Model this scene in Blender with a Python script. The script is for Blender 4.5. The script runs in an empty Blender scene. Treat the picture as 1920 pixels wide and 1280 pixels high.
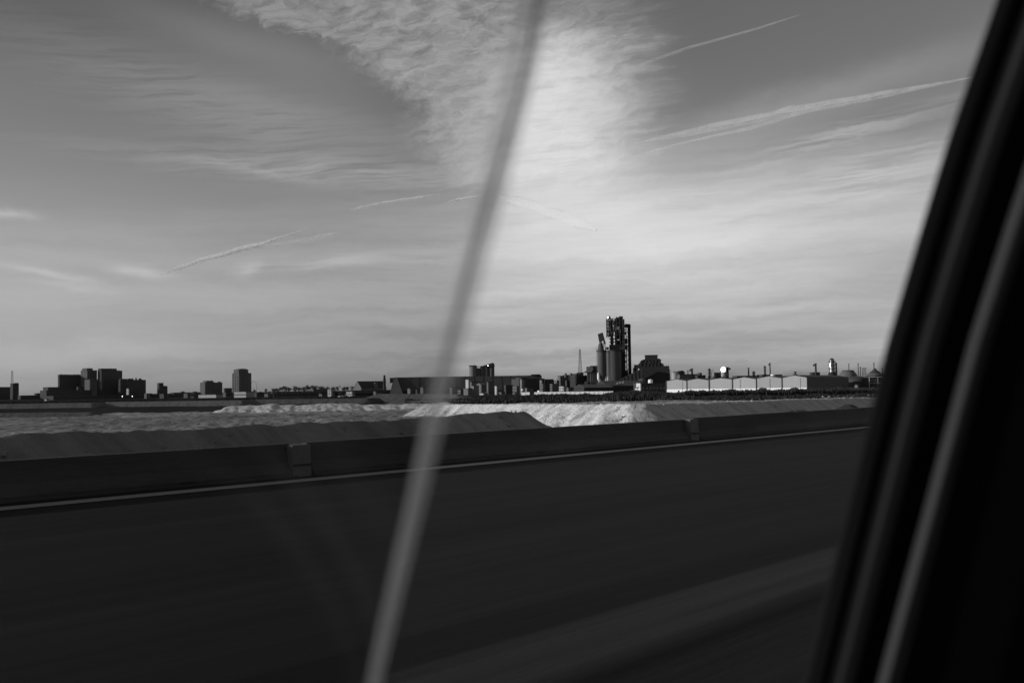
import bpy, bmesh, math, random
from mathutils import Vector, Matrix, noise
R = math.radians
S = bpy.context.scene
C = S.collection
# ---------------------------------------------------------------- camera
FPX = 1867.0                       # focal length in photo pixels (35 mm lens)
CAMZ = 1.8
PITCH, ROLL = 2.67, -0.9
SENS = 36.0
cd = bpy.data.cameras.new('camera')
cd.sensor_width = SENS; cd.lens = FPX / 1920 * SENS
cd.clip_start = 0.05; cd.clip_end = 400000
cd.dof.use_dof = True; cd.dof.focus_distance = 1100; cd.dof.aperture_fstop = 2.5
cam = bpy.data.objects.new('camera', cd); C.objects.link(cam)
ROT = Matrix.Rotation(R(90 + PITCH), 3, 'X') @ Matrix.Rotation(R(ROLL), 3, 'Z')
cam.matrix_world = Matrix.Translation((0, 0, CAMZ)) @ ROT.to_4x4()
S.camera = cam
S.render.resolution_x = 1024; S.render.resolution_y = 682
CAM = Vector((0, 0, CAMZ))
def ray(px, py): return ROT @ Vector(((px - 960) / FPX, -(py - 640) / FPX, -1))
def at(px, py, Y):
    d = ray(px, py); return CAM + d * (Y / d.y)
def hor(px):                        # image row of the horizon at column px
    lo, hi = 500, 900
    for _ in range(30):
        m = (lo + hi) / 2
        if ray(px, m).z > 0: lo = m
        else: hi = m
    return lo
def azel(px, py):
    d = ray(px, py).normalized()
    return math.degrees(math.atan2(d.x, d.y)), math.degrees(math.asin(d.z))
# ---------------------------------------------------------------- sun, view
SUN_AZ, SUN_EL = -98.0, 10.5        # azimuth measured from +Y towards +X: sun low on the left, a little behind
sd = Vector((math.sin(R(SUN_AZ)) * math.cos(R(SUN_EL)), math.cos(R(SUN_AZ)) * math.cos(R(SUN_EL)), math.sin(R(SUN_EL))))
sl = bpy.data.lights.new('sun', 'SUN'); sl.energy = 3.4; sl.angle = R(0.5); sl.color = (1, 1, 1)
so = bpy.data.objects.new('sun', sl); C.objects.link(so)
so.rotation_euler = sd.to_track_quat('Z', 'Y').to_euler()
S.view_settings.view_transform = 'Standard'; S.view_settings.look = 'None'
S.view_settings.exposure = 0; S.view_settings.gamma = 1; S.view_settings.use_curve_mapping = False
S.render.engine = 'CYCLES'
cy = S.cycles
cy.max_bounces = 6; cy.diffuse_bounces = 3; cy.glossy_bounces = 3; cy.transmission_bounces = 4
cy.transparent_max_bounces = 12; cy.volume_bounces = 2; cy.caustics_reflective = False; cy.caustics_refractive = False
cy.use_denoising = True

# ---------------------------------------------------------------- node expressions
class NT:
    def __init__(s, tree): s.t = tree
    def n(s, kind, **kw):
        nd = s.t.nodes.new(kind)
        for k, v in kw.items(): setattr(nd, k, v)
        return nd
    def put(s, sock, v):
        if isinstance(v, E): s.t.links.new(v.s, sock)
        elif isinstance(v, bpy.types.NodeSocket): s.t.links.new(v, sock)
        elif v is not None: sock.default_value = v
    def m(s, op, a, b=None, c=None, clamp=False):
        nd = s.n('ShaderNodeMath', operation=op); nd.use_clamp = clamp
        s.put(nd.inputs[0], a)
        if b is not None: s.put(nd.inputs[1], b)
        if c is not None: s.put(nd.inputs[2], c)
        return E(s, nd.outputs[0])
    def vec(s, x, y, z=0.0):
        nd = s.n('ShaderNodeCombineXYZ')
        for i, v in enumerate((x, y, z)): s.put(nd.inputs[i], v)
        return nd.outputs[0]
    def noise(s, v, scale=1.0, detail=4.0, rough=0.5, dist=0.0, lac=2.0):
        nd = s.n('ShaderNodeTexNoise'); s.put(nd.inputs['Vector'], v)
        nd.inputs['Scale'].default_value = scale; nd.inputs['Detail'].default_value = detail
        nd.inputs['Roughness'].default_value = rough; nd.inputs['Distortion'].default_value = dist
        nd.inputs['Lacunarity'].default_value = lac
        return E(s, nd.outputs['Fac'])
    def sm(s, x, a, b, lo=0.0, hi=1.0):
        nd = s.n('ShaderNodeMapRange', interpolation_type='SMOOTHSTEP')
        s.put(nd.inputs[0], x)
        for i, v in zip((1, 2, 3, 4), (a, b, lo, hi)): s.put(nd.inputs[i], v)
        return E(s, nd.outputs[0])
    def curve(s, x, pts, x0, x1, y0, y1):
        xn = (x - x0) / (x1 - x0)
        nd = s.n('ShaderNodeFloatCurve'); cv = nd.mapping.curves[0]
        P = sorted(((a - x0) / (x1 - x0), (b - y0) / (y1 - y0)) for a, b in pts)
        while len(cv.points) < len(P): cv.points.new(0.5, 0.5)
        for p, (a, b) in zip(cv.points, P): p.location = (a, b); p.handle_type = 'AUTO'
        nd.mapping.update(); s.put(nd.inputs['Value'], xn)
        return E(s, nd.outputs[0]) * (y1 - y0) + y0
class E:
    def __init__(s, t, sock): s.t = t; s.s = sock
    def __add__(s, o): return s.t.m('ADD', s, o)
    __radd__ = __add__
    def __mul__(s, o): return s.t.m('MULTIPLY', s, o)
    __rmul__ = __mul__
    def __sub__(s, o): return s.t.m('SUBTRACT', s, o)
    def __rsub__(s, o): return s.t.m('SUBTRACT', o, s)
    def __truediv__(s, o): return s.t.m('DIVIDE', s, o)
    def clamp(s): return s.t.m('ADD', s, 0.0, clamp=True)
    def pow(s, o): return s.t.m('POWER', s, o)
    def max(s, o): return s.t.m('MAXIMUM', s, o)
    def exp(s): return s.t.m('EXPONENT', s)

# ---------------------------------------------------------------- world: black and white rendering of a clear sky with cirrus
W = bpy.data.worlds.new('World'); S.world = W; W.use_nodes = True
W.node_tree.nodes.clear(); T = NT(W.node_tree)
sky = T.n('ShaderNodeTexSky', sky_type='NISHITA', sun_disc=False)
sky.sun_elevation = R(SUN_EL); sky.sun_rotation = R(SUN_AZ)
sky.air_density = 1.0; sky.dust_density = 1.2
sep = T.n('ShaderNodeSeparateColor'); T.put(sep.inputs[0], sky.outputs[0])
r_, g_, b_ = [E(T, o) for o in sep.outputs]
SKYK = 0.107
clear = (r_ * 0.52 + g_ * 0.38 + b_ * 0.10) * SKYK
tc = T.n('ShaderNodeTexCoord'); sx = T.n('ShaderNodeSeparateXYZ'); T.put(sx.inputs[0], tc.outputs['Generated'])
dx, dy, dz = [E(T, o) for o in sx.outputs]
az = T.m('ARCTAN2', dx, dy) * 57.2958
el = T.m('ARCSINE', dz) * 57.2958
# slow and fine warps of the directions, so that no mask keeps a clean outline
v0 = T.vec(az, el, dy)
w1 = T.noise(T.vec(az * 0.16, el * 0.30), 1.0, 4, 0.55) - 0.5
w2 = T.noise(T.vec(az * 0.16 + 31.0, el * 0.30 + 7.0), 1.0, 4, 0.55) - 0.5
w3 = T.noise(T.vec(az * 0.9 + 3.0, el * 1.5), 1.0, 5, 0.6) - 0.5
w4 = T.noise(T.vec(az * 0.9 + 50.0, el * 1.5), 1.0, 5, 0.6) - 0.5
azw = az + w1 * 5.0 + w3 * 1.6
elw = el + w2 * 1.8 + w4 * 0.6
azs = az + w1 * 4.0; els = el + w2 * 0.9 + w4 * 0.12
azl = az + w3 * 1.4; ell = el + w4 * 0.5
def blob(px, py, sxp, syp, rot=0.0, A=azw, B=elw):
    """soft streak of cloud: centre and half-size in photo pixels, turned by rot degrees"""
    a0, e0 = azel(px, py); k = math.degrees(1 / FPX)
    c_, s_ = math.cos(R(rot)), math.sin(R(rot))
    u = ((A - a0) * c_ + (B - e0) * s_) / (sxp * k)
    v = ((B - e0) * c_ - (A - a0) * s_) / (syp * k)
    return ((u * u + v * v) * -1.0).exp()
# textures: combed fibres, low horizontal veils, mottled ripples
cb = T.vec(azw * 0.10 - elw * 0.02, elw * 0.85 - azw * 0.09)
comb = T.sm(T.noise(cb, 1.0, 6, 0.52, 0.25), 0.25, 0.78)
comb2 = T.noise(T.vec(azs * 0.16 + 9.0, els * 2.6 - azs * 0.20), 1.0, 7, 0.62, 0.1)
veil = T.sm(T.noise(T.vec(azw * 0.055 + 4.0, elw * 0.75 - azw * 0.035), 1.0, 6, 0.5, 0.15), 0.32, 0.75)
fine = T.noise(T.vec(az * 0.35, el * 4.2 + az * 0.08), 1.0, 5, 0.62, 0.3)
mot = T.noise(T.vec(azw * 0.45 + elw * 0.30, elw * 1.5 - azw * 0.42 + 2.0), 1.0, 9, 0.66, 0.2)
mot2 = T.noise(T.vec(azw * 1.3 + 5.0, elw * 2.7 - azw * .8), 1.0, 7, 0.66, 0.2)
# the big bank of cirrus: its ragged lower left edge as azimuth over elevation
edge_px = [(-260, 150), (-120, 280), (0, 395), (25, 440), (58, 540), (78, 620), (130, 685), (180, 755), (200, 785), (235, 772), (268, 785), (300, 812), (335, 835), (362, 900), (400, 1010)]
pts = []
for y_, x_ in edge_px:
    a_, e_ = azel(x_, y_); pts.append((e_, a_))
elx = el + w3 * 0.9 + (mot2 - 0.5) * 0.9
aE = T.curve(elx, pts, 9.0, 30.0, -30.0, 8.0)
aR = azel(1150, 150)[0]
dL = az - aE + w4 * 2.4 + (mot2 - 0.5) * 2.2
bank = T.sm(dL, -1.6, 3.4) * T.sm(az + w1 * 3.0 + (comb2 - 0.5) * 7.0, aR + 4.0, aR - 3.6) * T.sm(el + w3, azel(960, 372)[1], azel(960, 330)[1])
rim = T.sm(dL, -0.1, 1.1) * T.sm(dL, 4.2, 1.0)
bankI = bank * (0.10 + 0.52 * T.sm(mot, 0.28, 0.72) + 0.34 * (mot2 - 0.42) + rim * 0.14)
bankI = bankI * (1 - T.sm(az, azel(950, 50)[0], azel(1030, 50)[0]) * T.sm(el, azel(960, 90)[1], azel(960, 25)[1]) * 0.65)
bankI = bankI * T.sm(az, azel(560, 100)[0] - 6.0, azel(860, 100)[0], 0.62, 1.0)
core = blob(1030, 235, 120, 165, 0) * 1.15 * T.sm(comb2, 0.28, 0.62, 0.55, 1.0) * T.sm(el, azel(960, 20)[1], azel(960, 110)[1])
glow = (blob(1170, 420, 300, 100, 0, azs, els) * 0.78 + blob(1040, 480, 420, 150, 0, azs, els) * 0.42) * (0.62 + 0.38 * comb) * T.sm(fine, .25, .6, .82, 1.0)
glow2 = blob(1190, 410, 150, 50, -16) * 0.14 + blob(1215, 455, 70, 22, -30) * 0.16
gap = blob(1080, 338, 190, 17, 5) * 0.40
right = blob(1540, 400, 360, 85, 6, azs, els) * 0.52 * (0.45 + 0.55 * comb) + blob(1640, 330, 170, 38, 9) * 0.34 * T.sm(comb2, 0.35, 0.62)
right2 = blob(1560, 258, 170, 16, 10) * 0.30 * T.sm(comb2, 0.34, 0.6) + blob(1500, 205, 330, 34, 13) * 0.12
lows = T.sm(el, azel(960, 330)[1], azel(960, 540)[1]) * T.sm(el, 0.0, 1.2, 0.5, 1.0)
streak = veil * lows * 0.26 + lows * 0.04 + lows * (fine - 0.5) * 0.14
sunside = T.sm(az, -2.0, -27.0) * ((el - 4.5) * (el - 4.5) * (-1 / 30.0)).exp() * 0.58 + T.sm(az, -2.0, -14.0) * T.sm(el, 7.0, 13.0) * T.sm(el, 21.0, 15.0) * 0.11
left = blob(600, 322, 330, 22, -3, azs, els) * 0.30 * T.sm(comb2, 0.34, 0.62) + blob(430, 215, 330, 55, -16, azs, els) * 0.16 * T.sm(comb2, 0.3, 0.6) + blob(420, 70, 230, 40, -10, azs, els) * 0.10 + blob(620, 180, 260, 110, -25, azs, els) * 0.07 + blob(640, 235, 260, 26, -14, azs, els) * 0.12 * comb2
left2 = (blob(262, 510, 50, 10, -7, azl, ell) + blob(464, 506, 24, 12, 20, azl, ell) * 0.8 + blob(95, 513, 75, 6, -10, azl, ell) * 0.8 + blob(140, 538, 60, 8, -8, azl, ell) * 0.5 + blob(15, 400, 42, 8, -3, azl, ell) + blob(480, 322, 90, 6, -8, azl, ell) * 0.5 + blob(640, 490, 70, 9, 8, azl, ell) * 0.5) * 0.55
left3 = blob(640, 490, 190, 14, 5, azs, els) * 0.26 * T.sm(comb2, 0.3, 0.62) + blob(120, 660, 260, 18, 3) * 0.22 + blob(600, 470, 420, 120, 0) * 0.05
wide = veil * T.sm(el, 26.0, 34.0) * 0.10                       # the cirrus goes on outside the frame
side = veil * T.sm(T.m('ABSOLUTE', az), 30.0, 48.0) * 0.20 * T.sm(el, 0.0, 6.0)
cov = ((bankI + core + glow + glow2 + right + right2 + streak + left + left3 + sunside + wide + side) * (1.0 - gap * 0.7)).max(0.0)
cov = 1.0 - (cov * -1.22).exp()
CLOUD = 0.80
below = T.sm(el, -0.6, 0.2)
grad = clear * T.sm(el, 0.0, 20.0, 0.93, 0.83)
final = grad * (1.0 - cov) + cov * CLOUD + left2 * (0.55 + 0.45 * comb2) * 0.42
bg = T.n('ShaderNodeBackground'); T.put(bg.inputs['Color'], T.vec(final, final, final)); bg.inputs['Strength'].default_value = 1.0
wo = T.n('ShaderNodeOutputWorld'); T.t.links.new(bg.outputs[0], wo.inputs[0])

# ---------------------------------------------------------------- materials (black and white photograph: neutral greys)
MATS = {}
def mat(name, v, rough=0.8, var=0.25, scale=0.4, metal=0.0, spec=0.3, bump=0.0, stretch=(1, 1, 1), fine=0.0):
    if name in MATS: return MATS[name]
    m = bpy.data.materials.new(name); m.use_nodes = True; m.node_tree.nodes.clear(); t = NT(m.node_tree)
    p = t.n('ShaderNodeBsdfPrincipled'); o = t.n('ShaderNodeOutputMaterial'); t.t.links.new(p.outputs[0], o.inputs[0])
    tcn = t.n('ShaderNodeTexCoord'); mp = t.n('ShaderNodeMapping'); t.put(mp.inputs[0], tcn.outputs['Object'])
    mp.inputs['Scale'].default_value = stretch
    n1 = t.noise(mp.outputs[0], scale, 6, 0.6, 0.3)
    val = v * (1 + (n1 - 0.5) * (2 * var)) if var else None
    if fine: val = (v * (1 + (n1 - 0.5) * (2 * var))) * (1 + (t.noise(mp.outputs[0], scale * 23, 3, 0.6) - 0.5) * (2 * fine))
    if val is None: p.inputs['Base Color'].default_value = (v, v, v, 1)
    else: t.put(p.inputs['Base Color'], t.vec(val, val, val))
    p.inputs['Roughness'].default_value = rough; p.inputs['Metallic'].default_value = metal
    p.inputs['Specular IOR Level'].default_value = spec
    if bump:
        b = t.n('ShaderNodeBump'); b.inputs['Strength'].default_value = 1.0; b.inputs['Distance'].default_value = bump
        t.put(b.inputs['Height'], t.noise(mp.outputs[0], scale * 6, 5, 0.65)); t.t.links.new(b.outputs[0], p.inputs['Normal'])
    MATS[name] = m; return m
M_dark = mat('dark_cladding', 0.040, var=0.35, scale=0.12, stretch=(1, 1, .3))
M_dark2 = mat('sooty_steel', 0.022, var=0.4, scale=0.2)
M_mid = mat('weathered_render', 0.09, var=0.35, scale=0.15, stretch=(1, 1, .3))
M_conc = mat('silo_concrete', 0.075, var=0.30, scale=0.10, stretch=(1, 1, .2))
M_conc2 = mat('grey_concrete', 0.13, var=0.30, scale=0.12, stretch=(1, 1, .2))
M_light = mat('pale_wall', 0.30, var=0.25, scale=0.2, stretch=(1, 1, .3))
M_white = mat('white_paint', 0.80, var=0.08, scale=0.3)
M_paint = mat('old_white_paint', 0.5, var=0.1, scale=0.3)
M_gable = mat('pale_sheet_cladding', 0.36, var=0.05, scale=0.25, stretch=(1, 1, .15))
M_gable2 = mat('faded_sheet_cladding', 0.33, var=0.08, scale=0.2, stretch=(1, 1, .15))
M_gable3 = mat('cleaner_sheet_cladding', 0.385, var=0.07, scale=0.3, stretch=(1, 1, .15))
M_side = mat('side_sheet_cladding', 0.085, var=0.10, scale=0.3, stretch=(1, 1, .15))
M_roof = mat('dark_roof', 0.035, var=0.3, scale=0.1)
M_roofg = mat('grey_roof_sheet', 0.085, var=0.3, scale=0.08)
M_steel = mat('dark_steel', 0.05, rough=0.6, var=0.3, scale=0.5)
M_shiny = mat('polished_steel', 0.16, rough=0.42, var=0.1, scale=0.5, metal=1.0)
M_win = mat('window_glass', 0.02, rough=0.15, var=0.0, spec=0.5)
M_leaf = mat('dark_foliage', 0.035, var=0.4, scale=0.3)
M_bark = mat('bark', 0.05, var=0.3)
M_rub = mat('black_rubber', 0.004, rough=0.9, var=0.1, spec=0.02)

# ---------------------------------------------------------------- mesh building
class MB:
    def __init__(s): s.b = bmesh.new()
    def box(s, x0, x1, y0, y1, z0, z1):
        v = [s.b.verts.new(p) for p in ((x0, y0, z0), (x1, y0, z0), (x1, y1, z0), (x0, y1, z0), (x0, y0, z1), (x1, y0, z1), (x1, y1, z1), (x0, y1, z1))]
        for f in ((3, 2, 1, 0), (4, 5, 6, 7), (0, 1, 5, 4), (1, 2, 6, 5), (2, 3, 7, 6), (3, 0, 4, 7)): s.b.faces.new([v[i] for i in f])
        return s
    def prism(s, pts, y0, y1):       # outline (x, z) counter-clockwise seen from -Y, pushed from y0 to y1
        a = [s.b.verts.new((x, y0, z)) for x, z in pts]; c = [s.b.verts.new((x, y1, z)) for x, z in pts]
        n = len(pts); s.b.faces.new(a); s.b.faces.new(c[::-1])
        for i in range(n): s.b.faces.new((a[(i + 1) % n], a[i], c[i], c[(i + 1) % n]))
        return s
    def rev(s, prof, cx=0, cy=0, seg=20):   # profile [(r, z)] turned about the vertical
        rings = []
        for r, z in prof:
            rings.append([s.b.verts.new((cx + r * math.cos(2 * math.pi * i / seg), cy + r * math.sin(2 * math.pi * i / seg), z)) for i in range(seg)] if r > 1e-4 else [s.b.verts.new((cx, cy, z))])
        for A, B in zip(rings, rings[1:]):
            for i in range(seg):
                j = (i + 1) % seg
                if len(A) == 1 and len(B) == 1: continue
                if len(A) == 1: f = (A[0], B[j], B[i])
                elif len(B) == 1: f = (A[i], A[j], B[0])
                else: f = (A[i], A[j], B[j], B[i])
                s.b.faces.new(f)
        if len(rings[0]) > 1: s.b.faces.new(rings[0][::-1])
        if len(rings[-1]) > 1: s.b.faces.new(rings[-1])
        return s
    def bar(s, a, b, w, seg=4, w2=None):
        a, b = Vector(a), Vector(b); d = (b - a)
        if d.length < 1e-6: return s
        d.normalize(); up = Vector((0, 0, 1)) if abs(d.z) < .9 else Vector((1, 0, 0))
        u = d.cross(up).normalized(); v = d.cross(u)
        w2 = w if w2 is None else w2
        ra, rb = [], []
        for i in range(seg):
            t = 2 * math.pi * (i + .5) / seg; o = u * math.cos(t) + v * math.sin(t)
            ra.append(s.b.verts.new(a + o * w * .5)); rb.append(s.b.verts.new(b + o * w2 * .5))
        for i in range(seg):
            j = (i + 1) % seg; s.b.faces.new((ra[i], ra[j], rb[j], rb[i]))
        s.b.faces.new(ra[::-1]); s.b.faces.new(rb)
        return s
    def ico(s, c, rx, ry, rz, amp, seed, sub=2):
        g = bmesh.ops.create_icosphere(s.b, subdivisions=sub, radius=1.0)
        for v in g['verts']:
            q = v.co.copy(); k = 1 + amp * noise.noise(q * 1.9 + Vector((seed * 7.3, seed * 3.1, 0)))
            v.co = Vector((c[0] + q.x * rx * k, c[1] + q.y * ry * k, c[2] + q.z * rz * k))
        return s
    def build(s, name, m, parent=None, smooth=False):
        bmesh.ops.recalc_face_normals(s.b, faces=s.b.faces)
        me = bpy.data.meshes.new(name); s.b.to_mesh(me); s.b.free()
        if smooth:
            for p in me.polygons: p.use_smooth = True
            try: me.set_sharp_from_angle(angle=R(40))
            except Exception: pass
        me.materials.append(m)
        o = bpy.data.objects.new(name, me); C.objects.link(o)
        if parent: o.parent = parent
        return o
def tag(o, label=None, cat=None, group=None, kind=None):
    for k, v in (('label', label), ('category', cat), ('group', group), ('kind', kind)):
        if v: o[k] = v
    return o
def thing(name, label, cat, loc=(0, 0, 0), rz=0.0, group=None):
    o = bpy.data.objects.new(name, None); C.objects.link(o); o.empty_display_size = 0.5
    o.location = loc; o.rotation_euler = (0, 0, rz)
    return tag(o, label, cat, group)
def alpha(px): return math.atan((px - 960) / FPX)
def gx(px, Y):                       # world X of column px at depth Y near the horizon
    return at(px, hor(px), Y).x
def zz(px, py, Y): return at(px, py, Y).z
G = -5.5                             # level of the plain below the motorway

# ---------------------------------------------------------------- road, barrier (the motorway runs off to the right)
vp = ray(2700, hor(2700)); U = Vector((vp.x, vp.y, 0)).normalized(); N = Vector((-U.y, U.x, 0))
def on_plane(px, py, z=0.0):
    d = ray(px, py); return CAM + d * ((z - CAMZ) / d.z)
def sp(v): return v.dot(U), v.dot(N)
def ws(s_, p_, z=0.0): q = U * s_ + N * p_; return Vector((q.x, q.y, z))
D_LINE = sum(sp(on_plane(x, y))[1] for x, y in ((0, 955), (833, 879), (1300, 829.5))) / 3
RROT = math.atan2(U.y, U.x)          # local x = along the road, local y = away from the camera
def asphalt(name, v, streak, bands=None):
    m = bpy.data.materials.new(name); m.use_nodes = True; m.node_tree.nodes.clear(); t = NT(m.node_tree)
    p = t.n('ShaderNodeBsdfPrincipled'); o = t.n('ShaderNodeOutputMaterial'); t.t.links.new(p.outputs[0], o.inputs[0])
    tcn = t.n('ShaderNodeTexCoord'); sx_ = t.n('ShaderNodeSeparateXYZ'); t.put(sx_.inputs[0], tcn.outputs['Object'])
    x, y, z = [E(t, q) for q in sx_.outputs]
    yw = y + (t.noise(t.vec(x * .12, y * .3), 1, 3, .5) - .5) * .04
    wear = t.noise(t.vec(x * 0.05, y * 3.0), 1.0, 9, 0.68)
    wide = t.noise(t.vec(x * 0.02, y * 0.6), 1.0, 3, 0.5)
    blot = t.noise(t.vec(x * 0.22, y * 0.8), 1.0, 6, 0.6)
    grit = t.noise(t.vec(x * 5.0, y * 40.0), 1.0, 3, 0.7)
    val = v * (1 + (wear - 0.5) * streak * 1.8 + (wide - 0.5) * streak * 1.2 + (blot - 0.5) * 0.5 + (grit - 0.5) * 0.4)
    if bands:
        a_, b_ = bands
        def g(c, w, k):  # tar-darkened strips along the lane seams
            u = (yw - c) / w
            return 1 - (u * u * -1.0).exp() * k
        val = val * g(a_ + .30, .34, .50) * (1 + t.sm(yw, a_ + .03, a_ - .03) * 1.35 * t.sm(yw, b_ + .1, b_ + .5)) * g(b_ + .03, .12, .80)
        val = val * (1 + (t.noise(t.vec(x * .08, y * 9.0), 1, 4, .6) - .5) * t.sm(yw, b_ - .05, b_ - .2) * 1.4)
        val = val * (1 - t.sm(y, a_ + 1, a_ + 9) * .12)
    t.put(p.inputs['Base Color'], t.vec(val, val, val)); p.inputs['Roughness'].default_value = 0.9
    p.inputs['Specular IOR Level'].default_value = 0.10
    b = t.n('ShaderNodeBump'); b.inputs['Strength'].default_value = 0.5; b.inputs['Distance'].default_value = 0.02
    t.put(b.inputs['Height'], wear + grit * 0.5); t.t.links.new(b.outputs[0], p.inputs['Normal'])
    return m
s_a = sp(on_plane(1180, 1134))[1]; s_b = sp(on_plane(1345, 1195))[1]
M_asph = asphalt('asphalt', 0.0109, 1.3, (s_a, s_b))
M_line = asphalt('worn_white_line', 0.22, 0.4)
def road_strip(name, p0, p1, z, m, s0=-60, s1=900, n=1, label=None):
    mb = MB(); vs = []
    for i in range(n + 1):
        s_ = s0 + (s1 - s0) * i / n
        vs.append((mb.b.verts.new((s_, p0, z)), mb.b.verts.new((s_, p1, z))))
    for a, b in zip(vs, vs[1:]): mb.b.faces.new((a[0], b[0], b[1], a[1]))
    o = mb.build(name, m); o.rotation_euler = (0, 0, RROT); tag(o, label, kind='structure'); return o
D_BF = D_LINE + 0.95                 # foot of the barrier
# carriageway bed: one solid deck with sloping flanks down to the plain
mb = MB(); P = [(-9, 0), (-16, G - .4), (D_BF + 13, G - .4), (D_BF + 3.0, -1.2), (D_BF + 1.3, 0)]
a = [mb.b.verts.new((-400, y, z)) for y, z in P]; b = [mb.b.verts.new((2500, y, z)) for y, z in P]
mb.b.faces.new(a); mb.b.faces.new(b[::-1])
for i in range(5): mb.b.faces.new((a[i], b[i], b[(i + 1) % 5], a[(i + 1) % 5]))
o = mb.build('road', M_asph); o.rotation_euler = (0, 0, RROT); tag(o, 'dark asphalt motorway on a low bank crossing the foreground', kind='structure')
road_strip('edge_line', D_LINE - 0.26, D_LINE + 0.26, 0.012, M_line, label='worn white edge line in front of the concrete barrier')
# concrete barrier sections
ztop = 0
for x_, y_ in ((0, 863), (833, 814), (1069, 799)):
    d = ray(x_, y_); t_ = (D_BF + .28) / d.dot(N); ztop += (CAM + d * t_).z / 3
BH = ztop
def s_at(px, p_, py=820):
    d = ray(px, py); return (CAM + d * (p_ / d.dot(N))).dot(U)
g1, g2 = s_at(577, D_BF + .2, 865), s_at(1302, D_BF + .2, 800)
SL = g2 - g1
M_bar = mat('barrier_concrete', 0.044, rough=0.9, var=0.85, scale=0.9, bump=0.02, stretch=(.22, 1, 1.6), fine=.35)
M_cap = mat('joint_mortar', 0.105, rough=0.9, var=0.35, scale=3.0, bump=0.01)
def barrier_profile(h): return [(0, 0), (0, .09), (.17, .30), (.235, h), (.425, h), (.49, .30), (.66, .09), (.66, 0)]
def barrier(s0, s1, label, h):
    root = thing('concrete_barrier', label, 'barrier', ws(s0, D_BF), RROT, 'concrete barrier sections along the road edge')
    L = s1 - s0; pr = barrier_profile(h); mb = MB(); n = 14
    rows = []
    for i in range(n + 1):
        x = L * i / n; k = 0.012 * noise.noise(Vector((s0 + x * .3, 3, 1)))
        rows.append([mb.b.verts.new((x, y, z + (k if z > .5 else 0))) for y, z in pr])
    for A, B in zip(rows, rows[1:]):
        for j in range(len(pr) - 1): mb.b.faces.new((A[j], A[j + 1], B[j + 1], B[j]))
    mb.b.faces.new(rows[0]); mb.b.faces.new(rows[-1][::-1])
    mb.build('barrier_body', M_bar, root)
    for k in range(3):                                     # drainage slots at the foot
        x = L * (k + .5) / 3; MB().box(x - .16, x + .16, -.004, .05, .012, .085).build('drain_slot', M_dark2, root)
    MB().box(.0, L, -.12, -.003, 0.002, .035).build('gutter_strip', M_bar, root)
    if s0 > g1 - 1: # pale mortared end seen at the joint
        e = MB(); q = [(-.02, 0), (.02, h - .03), (.45, h - .03), (.68, 0)]
        wj = .46
        A = [e.b.verts.new((-.06 - wj, y, z)) for y, z in q]; B = [e.b.verts.new((-.06, y, z)) for y, z in q]
        for j in range(len(q) - 1): e.b.faces.new((A[j], A[j + 1], B[j + 1], B[j]))
        e.b.faces.new(A); e.b.faces.new(B[::-1])
        c = e.build('joint_block', M_cap, root)
        MB().box(-.06 - wj - .003, -.055, -.030, -.012, .22, .26).build('joint_crack', M_dark2, c)
    return root
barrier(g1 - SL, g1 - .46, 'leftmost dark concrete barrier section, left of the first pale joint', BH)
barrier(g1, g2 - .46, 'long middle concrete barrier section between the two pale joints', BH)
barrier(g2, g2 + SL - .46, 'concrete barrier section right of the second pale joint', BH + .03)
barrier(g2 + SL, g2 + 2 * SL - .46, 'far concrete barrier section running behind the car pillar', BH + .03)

# ---------------------------------------------------------------- ground, salt field
def fbm(x, y, o=4, seed=0.0):
    return noise.fractal(Vector((x, y, seed)), 1.0, 2.0, o)
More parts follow.
